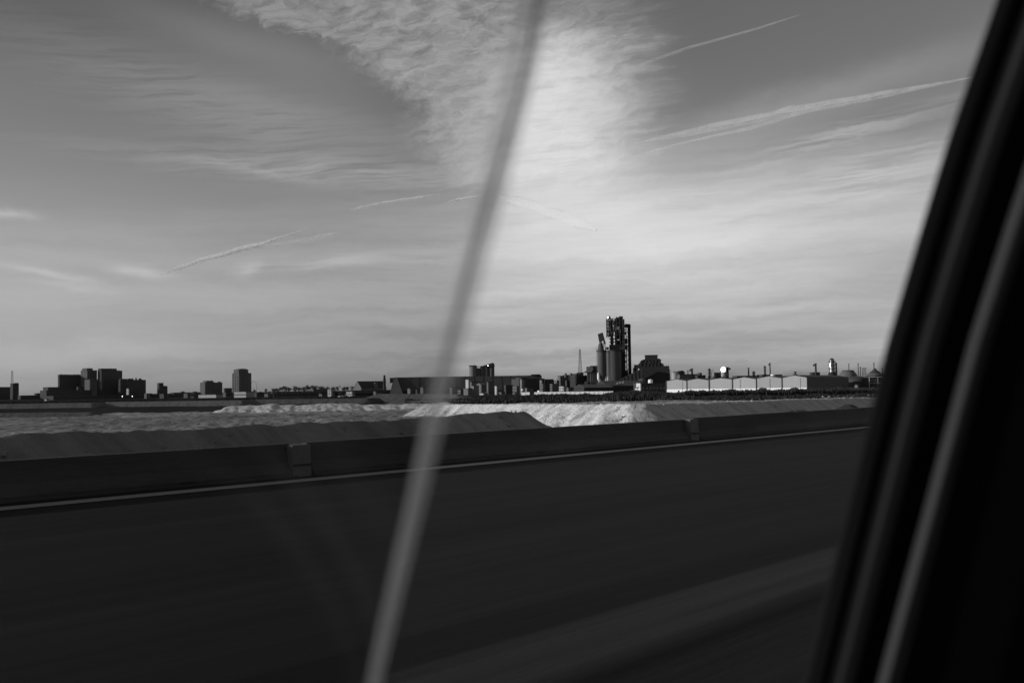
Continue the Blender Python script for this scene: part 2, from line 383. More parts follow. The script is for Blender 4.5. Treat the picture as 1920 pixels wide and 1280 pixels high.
# far edge of the salt field, as depth Y by column
EDGE = [(-600, 320), (0, 318), (170, 330), (215, 372), (430, 372), (465, 385), (520, 430), (700, 452), (840, 455), (1190, 440), (1660, 420), (2600, 400)]
def edgeY(px):
    for (a, ya), (b, yb) in zip(EDGE, EDGE[1:]):
        if a <= px <= b: return ya + (yb - ya) * (px - a) / (b - a)
    return 320 if px < 0 else 400
def build_ground():
    az_l = []
    a = -180.0
    while a < 180:
        az_l.append(a); a += 0.11 if -31 < a < 24 else (1.0 if -60 < a < 50 else 6.0)
    rr = [3.0]
    while rr[-1] < 60000:
        r = rr[-1]; rr.append(r * (1.14 if r < 60 else 1.0125 if r < 1000 else 1.06 if r < 3000 else 1.3))
    verts, faces, salt = [], [], []
    for r in rr:
        for a in az_l:
            x, y = r * math.sin(R(a)), r * math.cos(R(a)); z = G; sv = 0.0
            if -60 < a < 50 and y > 10:
                px = 960 + FPX * x / y
                e = edgeY(px) + 14 * noise.noise(Vector((x * .02, 0, 9)))
                sv = max(0, min(1, (e - y) / 8.0))
                if r < 1200:
                    am = .34 if sv > 0 else .16
                    z += am * fbm(x * .055, y * .03, 4) + sv * (.50 * abs(fbm(x * .16, y * .10, 3, 4)) - .15) + sv * .9 * max(0, fbm(x * .02, y * .02, 2, 8))
                    if y < e and y > 180: z += .5 * sv
            verts.append((x, y, z)); salt.append(sv)
    nc = len(az_l)
    for i in range(len(rr) - 1):
        for j in range(nc):
            k = (j + 1) % nc
            faces.append((i * nc + j, i * nc + k, (i + 1) * nc + k, (i + 1) * nc + j))
    me = bpy.data.meshes.new('ground'); me.from_pydata(verts, [], faces); me.update()
    at_ = me.attributes.new('salt', 'FLOAT', 'POINT'); at_.data.foreach_set('value', salt)
    for p in me.polygons: p.use_smooth = True
    m = bpy.data.materials.new('ground_soil_and_salt'); m.use_nodes = True; m.node_tree.nodes.clear(); t = NT(m.node_tree)
    p = t.n('ShaderNodeBsdfPrincipled'); o = t.n('ShaderNodeOutputMaterial'); t.t.links.new(p.outputs[0], o.inputs[0])
    p.inputs['Roughness'].default_value = .95; p.inputs['Specular IOR Level'].default_value = 0.0
    atn = t.n('ShaderNodeAttribute'); atn.attribute_name = 'salt'
    tcn = t.n('ShaderNodeTexCoord'); sx_ = t.n('ShaderNodeSeparateXYZ'); t.put(sx_.inputs[0], tcn.outputs['Object'])
    x, y, z = [E(t, q) for q in sx_.outputs]
    n1 = t.noise(t.vec(x * .05, y * .02), 1, 6, .6); n2 = t.noise(t.vec(x * .6, y * .25), 1, 5, .65); n3 = t.noise(t.vec(x * .012, y * .006), 1, 3, .5)
    s_ = E(t, atn.outputs['Fac'])
    saltv = .10 + n2 * .42 + (n1 - .5) * .7 + (n3 - .5) * .5
    saltv = saltv * t.sm(n2, .34, .50, .40, 1.0)
    soil = .020 + n1 * .022 + n2 * .016
    v = soil * (1 - s_) + s_ * saltv.max(0.06)
    t.put(p.inputs['Base Color'], t.vec(v, v, v)); me.materials.append(m)
    b = t.n('ShaderNodeBump'); b.inputs['Strength'].default_value = .9; b.inputs['Distance'].default_value = 1.1
    t.put(b.inputs['Height'], t.noise(t.vec(x * .35, y * .12), 1, 6, .7)); t.t.links.new(b.outputs[0], p.inputs['Normal'])
    ob = bpy.data.objects.new('ground', me); C.objects.link(ob)
    tag(ob, 'flat plain of pale salt workings and dark marsh reaching the horizon', kind='structure')
build_ground()
def salt_mat(name, lo, hi, dirt=0.5, su=.5):
    m = bpy.data.materials.new(name); m.use_nodes = True; m.node_tree.nodes.clear(); t = NT(m.node_tree)
    p = t.n('ShaderNodeBsdfPrincipled'); o = t.n('ShaderNodeOutputMaterial'); t.t.links.new(p.outputs[0], o.inputs[0])
    p.inputs['Roughness'].default_value = .95; p.inputs['Specular IOR Level'].default_value = 0.0
    tcn = t.n('ShaderNodeTexCoord'); sx_ = t.n('ShaderNodeSeparateXYZ'); t.put(sx_.inputs[0], tcn.outputs['Object'])
    x, y, z = [E(t, q) for q in sx_.outputs]
    run = t.noise(t.vec(x * su + z * .25, z * .12, y * .05), 1, 6, .62)      # wash marks running down the slope
    spk = t.noise(t.vec(x * 2.2, y * 2.2, z * 2.2), 1, 5, .7)
    big = t.noise(t.vec(x * .06, y * .06), 1, 4, .5)
    v = lo + (hi - lo) * (t.sm(run, .32, .62) * dirt + (1 - dirt)) * t.sm(spk, .25, .5, .72, 1.0) * (.8 + big * .4)
    t.put(p.inputs['Base Color'], t.vec(v, v, v))
    b = t.n('ShaderNodeBump'); b.inputs['Strength'].default_value = .8; b.inputs['Distance'].default_value = .55
    t.put(b.inputs['Height'], spk + run * .8); t.t.links.new(b.outputs[0], p.inputs['Normal'])
    return m
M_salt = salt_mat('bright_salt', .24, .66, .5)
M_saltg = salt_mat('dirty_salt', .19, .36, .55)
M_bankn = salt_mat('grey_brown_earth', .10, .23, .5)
M_earth = salt_mat('grey_earth', .075, .14, .6)
M_soil2 = salt_mat('brown_earth', .05, .10, .6)
M_soil = salt_mat('dark_soil', .02, .06, .6)
def bank_mesh(name, label, A, B, za, zb, mat_, top=1.0, slope=.62, rough=.45, cat='salt bank', group=None, seed=0.0, end=(1, 1), nl=None, gully=.5, prof=None, clods=0):
    """long heap from ground point A to B; crest level za..zb (prof: crest by fraction); local x along the crest"""
    A, B = Vector(A), Vector(B); L = (B - A).length; ang = math.atan2(B.y - A.y, B.x - A.x)
    h0 = max(za, zb) - G; half = top / 2 + h0 / slope + 1.5
    nl = nl or int(min(560, max(30, L / .42))); nw = 90
    vs, fs = [], []; ext = h0 / slope
    for i in range(nl + 1):
        f = i / nl; x = -ext * end[0] + f * (L + ext * (end[0] + end[1])); fr = max(0, min(1, x / L))
        zc = za + (zb - za) * fr
        if prof:
            for (a, va), (b, vb) in zip(prof, prof[1:]):
                if a <= fr <= b: zc = va + (vb - va) * (fr - a) / (b - a)
        zc += rough * (fbm(x * .045, seed, 3, seed) + .35 * fbm(x * .25, seed, 2, seed))
        for j in range(nw + 1):
            y = (j / nw * 2 - 1) * half
            dy_ = abs(y) - top / 2; dxo = max(0, -x, x - L)
            d = math.hypot(max(0, dy_), dxo) if dxo > 0 else max(0, dy_)
            d2 = d + gully * .9 * noise.noise(Vector((x * .22 + .3 * y, 0, seed))) * min(1, d * .3)
            z = zc - max(0, d2) * slope * (1 - .10 * min(1, d / ext))
            z += (.17 * fbm(x * .7, y * .7, 3, seed + 5) + .07 * noise.noise(Vector((x * 1.9, y * 1.9, seed)))) * (1 if d > .2 else .8) + .30 * gully * -abs(noise.noise(Vector((x * .33 + .12 * y, 2, seed)))) * min(1, d * .5)
            vs.append((x, y, max(z - G, -.6)))
    for i in range(nl):
        for j in range(nw): k = i * (nw + 1) + j; fs.append((k, k + nw + 1, k + nw + 2, k + 1))
    me = bpy.data.meshes.new(name); me.from_pydata(vs, [], fs); me.update()
    for p in me.polygons: p.use_smooth = True
    me.materials.append(mat_)
    o = bpy.data.objects.new(name, me); C.objects.link(o); o.location = (A.x, A.y, G); o.rotation_euler = (0, 0, ang)
    if clods:
        rnd = random.Random(int(seed * 10)); cv, cf = [], []; base = [v for v in vs if v[2] > .8]
        for _ in range(clods):
            x, y, z = rnd.choice(base); x += rnd.uniform(-.4, .4); y += rnd.uniform(-.3, .3); r_ = .05 + .20 * rnd.random() ** 4
            k_ = len(cv)
            for q in ((1, 0, 0), (0, 1, 0), (-1, 0, 0), (0, -1, 0), (0, 0, .8)): cv.append((x + q[0] * r_ * rnd.uniform(.6, 1.3), y + q[1] * r_ * rnd.uniform(.6, 1.3), z + .02 + q[2] * r_ * rnd.uniform(.6, 1.3) - (.08 if q[2] == 0 else 0)))
            cf += [(k_, k_ + 1, k_ + 4), (k_ + 1, k_ + 2, k_ + 4), (k_ + 2, k_ + 3, k_ + 4), (k_ + 3, k_, k_ + 4)]
        mc = bpy.data.meshes.new('clods'); mc.from_pydata(cv, [], cf); mc.update(); mc.materials.append(mat_)
        oc = bpy.data.objects.new('clods', mc); C.objects.link(oc); oc.parent = o; oc['kind'] = 'stuff'
    return tag(o, label, cat, group)
def ptY(px, Y): return (gx(px, Y), Y, 0)
def ptN(px, p_, py=760):             # point at column px on the line p = p_ parallel to the road
    d = ray(px, py); q = d * (p_ / d.dot(N)); return (q.x, q.y, 0)
BG = 'long heaps of salt and earth behind the barrier'
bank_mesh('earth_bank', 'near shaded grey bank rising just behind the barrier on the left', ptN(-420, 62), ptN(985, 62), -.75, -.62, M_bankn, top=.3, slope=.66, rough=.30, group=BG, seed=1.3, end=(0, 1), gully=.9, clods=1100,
          prof=[(0, -.8), (.19, -.55), (.3, -.65), (.46, -.80), (.65, -.62), (.83, -.42), (.95, -.32), (1, -.55)])
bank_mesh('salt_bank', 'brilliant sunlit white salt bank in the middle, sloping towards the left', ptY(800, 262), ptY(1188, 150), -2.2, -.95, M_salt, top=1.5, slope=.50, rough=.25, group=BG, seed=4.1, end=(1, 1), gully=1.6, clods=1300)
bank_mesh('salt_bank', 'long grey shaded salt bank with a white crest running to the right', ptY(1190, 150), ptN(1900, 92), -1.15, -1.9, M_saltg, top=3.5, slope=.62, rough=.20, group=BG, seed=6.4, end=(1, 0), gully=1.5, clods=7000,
          prof=[(0, -1.0), (.1, -1.1), (.35, -1.35), (.6, -1.9), (1, -2.2)])
bank_mesh('salt_bank', 'low rough pale salt ridge on the left beyond the near bank', ptY(430, 345), ptY(840, 352), -3.0, -3.2, M_salt, top=9, slope=.4, rough=.9, group=BG, seed=9.9, end=(1, 1), gully=1.3)
bank_mesh('earth_bank', 'thin pale edged dyke at the far left edge of the salt field', ptY(-300, 330), ptY(172, 330), -3.7, -3.9, M_earth, top=3, slope=.5, rough=.3, group=BG, seed=12.2)
for k, (p0, p1, Y, zt, lab) in enumerate(((-500, 186, 585, -2.9, 'distant flat topped earth dyke at the far left below the tower blocks'),
                                           (214, 466, 570, -2.7, 'distant flat topped earth dyke below the small city tower'),
                                           (492, 700, 590, -2.8, 'distant flat topped earth dyke below the long sheds'))):
    bank_mesh('earth_dyke', lab, ptY(p0, Y + 14), ptY(p1, Y - 14), zt, zt, M_earth if k != 2 else M_soil2, top=14, slope=.75, rough=.12, group='flat topped dykes beyond the salt field', seed=20 + k, nl=160, gully=.5, cat='dyke', end=(1, 1))
bank_mesh('earth_heap', 'rounded brown earth heap in front of the big hall', ptY(712, 640), ptY(860, 620), -.6, -1.5, M_earth, top=5, slope=.36, rough=.5, seed=31, cat='earth heap', nl=120)
bank_mesh('earth_heap', 'low flat earth heap between the big hall and the salt field', ptY(745, 520), ptY(870, 505), -4.0, -4.2, M_earth, top=8, slope=.3, rough=.4, seed=33, cat='earth heap', nl=100)
bank_mesh('soil_heap', 'small pointed dark soil heap above the barrier at the right', ptN(1590, 66), ptN(1592, 66), -1.45, -1.45, M_soil, top=.6, slope=.50, rough=.2, seed=41, cat='soil heap', nl=40)
bank_mesh('soil_heap', 'low dark soil heap just above the barrier left of the pointed one', ptN(1478, 62), ptN(1512, 62), -1.85, -1.8, M_soil, top=1, slope=.42, rough=.25, seed=43, cat='soil heap', nl=50)
random.seed(5)
for k, (px, Y, w) in enumerate(((1342, 300, 3.2), (1364, 300, 2.6), (1372, 302, 2.2))):
    p_ = ptY(px, Y); mb = MB(); mb.rev([(w, -.3), (w * .72, .7), (w * .35, 1.5), (w * .12, 2.0), (0, 2.1)], seg=14)
    for v in mb.b.verts: v.co += Vector(v.co).normalized() * .35 * noise.noise(v.co * .9 + Vector((k, 0, 0)))
    o = mb.build('salt_pile', M_salt); o.location = (p_[0], p_[1], G + .3)
    tag(o, ('leftmost of the three little white salt piles in front of the warehouses', 'middle one of the three little white salt piles in front of the warehouses', 'rightmost of the three little white salt piles in front of the warehouses')[k], 'salt pile', 'little white salt piles below the warehouses')

# ---------------------------------------------------------------- generic far buildings
def corner(px0, px1, Y, k, theta=30.0):
    """box seen corner-on: k = share of the width taken by the left, sunlit face"""
    pxc = px0 + (px1 - px0) * k; a = alpha(pxc); W_ = (px1 - px0) / FPX * Y / math.cos(a)
    ang = R(theta) - a
    w = (1 - k) * W_ / math.cos(R(theta)); d = max(k * W_ / math.sin(R(theta)), 4.0 if k < .02 else 0)
    return Vector((gx(pxc, Y), Y, 0)), ang, w, d
LC = 'dark city blocks on the left skyline'
def block(name, label, cat, px0, px1, top, Y, k=.28, m=M_dark, extra=(), group=None, theta=30.0, roofm=None, win=None, base=None, dmin=6.0, parapet=True):
    """flat roofed building; extra = roof boxes (fraction x0, x1, depth y0, y1, image row of the top)"""
    c, ang, w, d = corner(px0, px1, Y, k, theta); d = max(d, dmin)
    zb = G if base is None else base
    zt = zz((px0 + px1) / 2, top, Y); H = zt - zb
    root = thing(name, label, cat, (c.x, c.y, zb), ang, group)
    MB().box(0, w, 0, d, -.2, H - .5).build('wall', m, root)
    rb = MB().box(-.12, w + .12, -.12, d + .12, H - .5, H - .1)
    if parapet:
        for q in ((-.12, w + .12, -.12, .2), (-.12, w + .12, d - .2, d + .12), (-.12, .2, .2, d - .2), (w - .2, w + .12, .2, d - .2)): rb.box(q[0], q[1], q[2], q[3], H - .1, H + .25)
    rb.build('roof', roofm or M_roof, root)
    for (a0, a1, b0, b1, tp) in extra:
        z1 = zz((px0 + px1) / 2, tp, Y) - zb
        MB().box(w * a0, w * a1, d * b0, d * b1, H - .1, max(z1, H + .4)).build('rooftop_hut', m, root)
    if group == LC and w > 9:
        rr_ = random.Random(int(px0 * 7 + top)); ztop_ = max([H] + [zz((px0 + px1) / 2, e_[4], Y) - zb for e_ in extra if e_[0] < .5 < e_[1]])
        for _ in range(2):
            xa = w * rr_.uniform(.1, .9); MB().box(xa, xa + rr_.uniform(1.2, 2.6), d * .2, d * .2 + 2, H - .1, H + rr_.uniform(.9, 1.8)).build('roof_vent', m, root)
        xa = w * .5; MB().bar((xa, d * .4, ztop_ - .3), (xa, d * .4, ztop_ + rr_.uniform(2.5, 4.5)), .28).build('antenna', M_steel, root)
    if win:
        face, nx, nz, z0f, z1f = win[:5]
        z0, z1 = H * z0f, H * z1f; span = w if face == 'f' else d
        ww, wh = span / nx * .5, (z1 - z0) / nz * .45
        me = None
        for i in range(nx):
            for j in range(nz):
                u = span * (i + .5) / nx; z = z0 + (z1 - z0) * (j + .5) / nz
                if me is None:
                    wb = MB().box(-ww / 2, ww / 2, -.10, .08, -wh / 2, wh / 2)
                    o = wb.build('window', M_win, root); me = o.data
                else:
                    o = bpy.data.objects.new('window', me); C.objects.link(o); o.parent = root
                if face == 'f': o.location = (u, 0, z)
                else: o.location = (0, u, z); o.rotation_euler = (0, 0, -math.pi / 2)
    return root, w, d, H
def shed(name, label, px0, px1, eave, ridge, Y, k=.2, m=M_mid, rm=M_roof, group=None, theta=30., ax='w', base=None, cat='shed', dmin=8.):
    c, ang, w, d = corner(px0, px1, Y, k, theta); d = max(d, dmin); zb = G if base is None else base
    xm = (px0 + px1) / 2; He = zz(xm, eave, Y) - zb; Hr = zz(xm, ridge, Y) - zb
    root = thing(name, label, cat, (c.x, c.y, zb), ang, group)
    wb = MB(); rf = MB(); t_ = .25
    if ax == 'w':   # ridge runs along the front
        a = [(0, 0, 0), (0, d, 0), (0, d, He), (0, d / 2, Hr), (0, 0, He)]
        va = [wb.b.verts.new((0, y, z)) for _, y, z in a]; vb = [wb.b.verts.new((w, y, z)) for _, y, z in a]
        wb.b.faces.new(va); wb.b.faces.new(vb[::-1])
        for i in range(5): wb.b.faces.new((va[i], vb[i], vb[(i + 1) % 5], va[(i + 1) % 5]))
        P2 = [(-.5, He - .1), (d / 2, Hr + .1), (d + .5, He - .1), (d + .5, He + t_), (d / 2, Hr + .1 + t_), (-.5, He + t_)]
        va = [rf.b.verts.new((-.3, y, z)) for y, z in P2]; vb = [rf.b.verts.new((w + .3, y, z)) for y, z in P2]
        rf.b.faces.new(va); rf.b.faces.new(vb[::-1])
        for i in range(6): rf.b.faces.new((va[i], vb[i], vb[(i + 1) % 6], va[(i + 1) % 6]))
    else:
        wb.prism([(0, 0), (w, 0), (w, He), (w / 2, Hr), (0, He)], 0, d)
        rf.prism([(-.5, He - .1), (w / 2, Hr + .1), (w + .5, He - .1), (w + .5, He + t_), (w / 2, Hr + .1 + t_), (-.5, He + t_)], -.3, d + .3)
    wb.build('wall', m, root); rf.build('roof', rm, root)
    return root, w, d, He, Hr
def ground_root(name, label, cat, px, Y, group=None, base=None):
    return thing(name, label, cat, (gx(px, Y), Y, G if base is None else base), -alpha(px), group)
def mY(dpx, Y, px=1200): return dpx / FPX * Y / math.cos(alpha(px))

def lattice(root, name, w0, w1, z0, z1, n, t, m, cx=0, cy=0, x2=None):
    """tapered square lattice: legs as parts, bracing joined"""
    for sx_, sy in ((-1, -1), (1, -1), (1, 1), (-1, 1)):
        MB().bar((cx + sx_ * w0 / 2, cy + sy * w0 / 2, z0), (cx + sx_ * w1 / 2, cy + sy * w1 / 2, z1), t * 1.5).build('leg', m, root)
    br = MB()
    for i in range(n):
        f0, f1 = i / n, (i + 1) / n; a0, a1 = (w0 + (w1 - w0) * f0) / 2, (w0 + (w1 - w0) * f1) / 2
        za, zb = z0 + (z1 - z0) * f0, z0 + (z1 - z0) * f1
        cs0 = [(-a0, -a0), (a0, -a0), (a0, a0), (-a0, a0)]; cs1 = [(-a1, -a1), (a1, -a1), (a1, a1), (-a1, a1)]
        for q in range(4):
            r_ = (q + 1) % 4
            br.bar((cx + cs0[q][0], cy + cs0[q][1], za), (cx + cs1[r_][0], cy + cs1[r_][1], zb), t)
            br.bar((cx + cs1[q][0], cy + cs1[q][1], zb), (cx + cs1[r_][0], cy + cs1[r_][1], zb), t)
    return br.build(name, m, root)
def mast(label, px, top, Y, w0px, w1px, t=.35, n=9, base=None, group='lattice masts on the skyline', head=True):
    root = ground_root('lattice_mast', label, 'mast', px, Y, group, base)
    H = zz(px, top, Y) - root.location.z
    lattice(root, 'bracing', mY(w0px, Y, px), mY(w1px, Y, px), 0, H * .93, n, t, M_steel)
    a = mY(w1px, Y, px)
    MB().box(-a * .9, a * .9, -a * .9, a * .9, H * .93, H * .945).build('platform', M_steel, root)
    if head: MB().bar((0, 0, H * .945), (0, 0, H), t * 1.3).build('antenna', M_steel, root)
    return root
def stack(label, px, top, Y, wpx, m=M_steel, cat='chimney', name='steel_chimney', group='slim chimneys behind the warehouses', cap=True, side=0):
    root = ground_root(name, label, cat, px, Y, group); H = zz(px, top, Y) - G; r = mY(wpx, Y, px) / 2
    MB().rev([(r * 1.1, -.2), (r, H * .5), (r * .9, H - .8)], seg=12).build('shaft', m, root, True)
    if cap: MB().rev([(r * 1.25, H - .8), (r * 1.3, H - .1), (r * .8, H)], seg=12).build('rim', M_dark2, root)
    if side:
        MB().box(-r * 2.4 if side < 0 else r, -r if side < 0 else r * 2.4, -r, r, H - 3.2, H - 1.0).build('top_platform', M_dark2, root)
    return root
def column(label, px, top, Y, wpx, m=M_steel, rings=4, group='refinery columns behind the warehouses', ladder=True, platm=M_dark2):
    root = ground_root('distillation_column', label, 'column', px, Y, group); H = zz(px, top, Y) - G; r = mY(wpx, Y, px) / 2
    MB().rev([(r, -.2), (r, H - r * 1.2), (r * .8, H - r * .5), (r * .35, H - .2), (0, H)], seg=18).build('vessel', m, root, True)
    for i in range(rings):
        z = H * (.38 + .56 * i / max(1, rings - 1)) - r * .8
        MB().rev([(r * 1.02, z), (r * 1.45, z), (r * 1.45, z + .35), (r * 1.02, z + .35)], seg=14).build('platform', platm, root)
        pr = MB()
        for q in range(8):
            a_ = q * math.pi / 4; pr.bar((r * 1.42 * math.cos(a_), r * 1.42 * math.sin(a_), z + .35), (r * 1.42 * math.cos(a_), r * 1.42 * math.sin(a_), z + 1.4), .14)
        pr.build('railing', platm, root)
    if ladder: MB().bar((r * 1.25, -r * .6, 1), (r * 1.25, -r * .6, H - r), .35).build('riser_pipe', M_dark2, root)
    return root
def tank(label, px0, px1, top, Y, m=M_light, dome=.12, cat='tank', name='storage_tank', group=None, base=None, rail=False):
    px = (px0 + px1) / 2; root = ground_root(name, label, cat, px, Y, group, base)
    H = zz(px, top, Y) - root.location.z; r = mY(px1 - px0, Y, px) / 2; hd = r * dome * 2
    MB().rev([(r, -.2), (r, H - hd)], seg=24).build('shell', m, root, True)
    MB().rev([(r * 1.02, H - hd), (r * 1.02, H - hd + .25), (r * .6, H - hd * .35), (0, H)], seg=24).build('roof', m, root, True)
    if rail:
        pr = MB()
        for q in range(10):
            a_ = q * math.pi / 5; pr.bar((r * math.cos(a_), r * math.sin(a_), H - hd), (r * math.cos(a_), r * math.sin(a_), H - hd + 1.8), .2)
        pr.build('railing', M_dark2, root)
    return root
TREE_ME = {}
def tree(label, px, top, Y, wpx, group='trees on the skyline', seed=0, base=None, cat='tree', name='broadleaf_tree'):
    rnd = random.Random(seed); root = ground_root(name, label, cat, px, Y, group, base)
    H = zz(px, top, Y) - root.location.z; w = mY(wpx, Y, px) / 2
    tr = MB(); tr.bar((0, 0, -.2), (0, 0, H * .55), max(.5, w * .16), 7, max(.3, w * .09))
    for q in range(4):
        a_ = q * 1.6 + seed; tr.bar((0, 0, H * (.35 + .05 * q)), (math.cos(a_) * w * .5, math.sin(a_) * w * .5, H * (.62 + .05 * q)), w * .08, 5, w * .04)
    tr.build('trunk', M_bark, root)
    cr = MB(); n = 420
    lobes = [(rnd.uniform(-.55, .55) * w, rnd.uniform(-.5, .5) * w, H * rnd.uniform(.5, .82), w * rnd.uniform(.35, .55)) for _ in range(8)]
    for i in range(n):
        lx, ly, lz, lr = lobes[i % 8]; d = Vector((rnd.gauss(0, 1), rnd.gauss(0, 1), rnd.gauss(0, 1))).normalized() * lr * rnd.uniform(.5, 1.05)
        p = Vector((lx, ly, min(lz + d.z * .8, H))) + Vector((d.x, d.y, 0)); s_ = lr * .34
        vs = [cr.b.verts.new(p + Vector((rnd.uniform(-1, 1), rnd.uniform(-1, 1), rnd.uniform(-1, 1))) * s_) for _ in range(3)]
        cr.b.faces.new(vs)
    me = bpy.data.meshes.new('crown'); cr.b.to_mesh(me); cr.b.free(); me.materials.append(M_leaf)
    o = bpy.data.objects.new('crown', me); C.objects.link(o); o.parent = root
    return root

# ---------------------------------------------------------------- city at the left (about 2 km off)
LC = 'dark city blocks on the left skyline'
block('office_block', 'dark flat block cut by the left edge of the view', 'building', -60, 21, 725.5, 2000, .3, M_dark, group=LC)
b_, w_, d_, h_ = block('stair_tower', 'square dark tower carrying a lattice mast at far left', 'building', 20, 33, 718.5, 1990, .3, M_dark, group=LC)
mast('thin lattice mast on the square tower at the far left edge', 22.5, 694.5, 1997, 3.2, 2.2, .45, 6, base=zz(26, 718.5, 1990))
block('low_shed', 'low dark shed with a rounded hut between the far left block and the tower blocks', 'shed', 35, 72, 741, 1900, .1, M_dark, ((.75, .98, .1, .9, 737),), dmin=10)
block('low_building', 'low wide dark building with a raised middle left of the tallest blocks', 'building', 77, 160, 731.5, 1900, .12, M_dark, ((.05, .30, .1, .9, 725),), group=LC)
block('apartment_block', 'wide flat roofed dark apartment block left of the twin towers', 'building', 109, 146, 702, 2050, .06, M_dark, ((.1, .14, .3, .4, 700.6), (.7, .74, .3, .4, 700.8)), group=LC, win=('f', 8, 9, .2, .92))
block('low_building', 'low dark link building between flat block and left twin tower', 'building', 145, 160, 725, 2040, .1, M_dark, group=LC)
block('apartment_tower', 'left one of the twin city towers, with a pale sunlit left face', 'building', 153, 179, 694, 2060, .40, M_mid, ((.02, .62, .08, .8, 690),), group=LC, win=('f', 5, 13, .15, .95))
block('apartment_block', 'narrow pale block at the foot of the left twin tower', 'building', 160, 180, 711, 2020, .42, M_mid, group=LC)
block('apartment_tower', 'right one of the twin city towers, broad with stepped shoulders', 'building', 184, 224, 694.5, 2060, .15, M_dark, ((.0, .75, .1, .9, 690.3),), group=LC, win=('f', 9, 14, .12, .93))
block('apartment_block', 'lower dark block filling the gap between twin towers', 'building', 170, 230, 712.5, 2080, .1, M_dark, group=LC)
block('apartment_block', 'long dark block with jagged roof huts right of the twin towers', 'building', 222, 268, 712, 2060, .08, M_dark, ((.02, .28, .1, .9, 709.6), (.36, .52, .1, .9, 709.2), (.62, .66, .2, .5, 708.2), (.76, .84, .2, .6, 709)), group=LC, win=('f', 11, 6, .3, .92))
block('gatehouse', 'small pale upright wall below the jagged dark block', 'building', 237.5, 242.5, 728, 1800, .7, M_light, dmin=2)
o, *_ = block('long_shed', 'very long low shed with a pale roof edge below the tower blocks', 'shed', 88, 330, 741, 1500, .05, M_dark, roofm=M_roofg, dmin=14)
block('white_hut', 'tiny white hut in front of the long low shed at left', 'hut', 84, 91, 747.5, 1300, .5, M_light, dmin=3)
block('city_tower', 'slender small tower with a lower step, alone right of the tower blocks', 'building', 295, 312.5, 724, 2050, .2, M_dark, ((.0, .52, .05, .95, 717.5),), group=LC)
block('low_building', 'low dark row of buildings right of the slender stepped tower', 'building', 322, 385, 735.5, 1950, .06, M_dark, ((.25, .33, .2, .6, 733.4), (.6, .7, .2, .6, 734)), dmin=12)
block('grey_house', 'grey flat roofed house with pale corner posts, left of the office block', 'house', 345, 358, 737.5, 1500, .5, M_mid, dmin=4, win=('l', 3, 2, .15, .9))
block('office_block', 'broad office block with a penthouse and sunlit left side', 'building', 376, 414.5, 717, 1900, .22, M_mid, ((.10, .52, .15, .8, 713.2), (.84, .93, .1, .4, 715)), group=LC, win=('f', 8, 6, .3, .95))
block('white_building', 'low white building in front of the broad office block', 'building', 374, 417, 739.5, 1400, .72, M_light, dmin=5)
block('low_building', 'small dark block between office block and city tower', 'building', 420.5, 434, 727.5, 1900, .12, M_dark)
block('city_tower', 'solitary city tower with stepped crown and windowed pale left face', 'building', 436, 470, 699.5, 1950, .36, M_mid, ((.04, .80, .1, .85, 692), (.2, .7, .2, .7, 690.8)), group=LC, win=('l', 3, 11, .2, .97))
root_, *_ = block('white_building', 'white low building with dark tall openings below the solitary tower', 'building', 440, 474, 734, 1350, .62, M_light, dmin=6, win=('l', 6, 1, .15, .8), roofm=M_roof)
for px, tp, w_ in ((478, 729, 9), (487, 733, 8), (499, 726.5, 8), (507, 733, 8)):
    tree('dark tree on the skyline %s' % {478: 'closest to the right side of the solitary tower', 487: 'between two taller ones right of the solitary tower', 499: 'with a pointed top right of the solitary tower', 507: 'at the left end of the long tree row'}[px], px, tp, 1700, w_, seed=px)
cr = ground_root('conveyor_arch', 'thin arched steel frame beside the solitary city tower', 'steel frame', 476, 1750)
for q in range(7):
    a0, a1 = math.pi * q / 7, math.pi * (q + 1) / 7; H0 = zz(476, 722, 1750) - G; r0 = mY(5, 1750)
    MB().bar((math.cos(a0) * r0, 0, H0 + math.sin(a0) * r0 * 1.6), (math.cos(a1) * r0, 0, H0 + math.sin(a1) * r0 * 1.6), .5).build('arch_rib', M_roofg, cr)
for q in (-1, 1): MB().bar((q * r0, 0, 0), (q * r0, 0, H0), .6).build('leg', M_steel, cr)
rnd = random.Random(3)
tl = [(513, 727, 9), (521, 726, 9), (527, 722, 9), (534, 721.5, 10), (542, 724, 10), (553, 721.5, 9), (561, 723, 10), (571, 721.5, 11), (580, 720, 12), (590, 719.5, 13), (600, 721, 11), (608, 723.5, 10), (615, 720.8, 8), (625, 723, 9), (634, 721.5, 8), (643, 722.8, 9), (652, 722, 8), (660, 721.5, 7)]
for k, (px, tp, w_) in enumerate(tl):
    tree('round topped dark tree in the dense row on the skyline left of the long halls', px, tp, 1700 + 15 * (k % 3), w_ * 1.25, seed=k, group='dense row of dark trees on the skyline')
for k, (px, tp, w_) in enumerate(((284, 738, 12), (318, 736.5, 11), (330, 738, 10), (341, 736, 8), (362, 737, 12), (427, 737, 10), (432, 736, 8), (520, 733, 10), (536, 734, 12), (560, 733.5, 11), (598, 734, 10), (628, 732, 9), (643, 734, 10), (668, 733, 9), (690, 735, 10))):
    tree('low dark bush like tree between the small houses of the left skyline', px, tp, 1380, w_, seed=60 + k, group='low dark trees between the small houses')
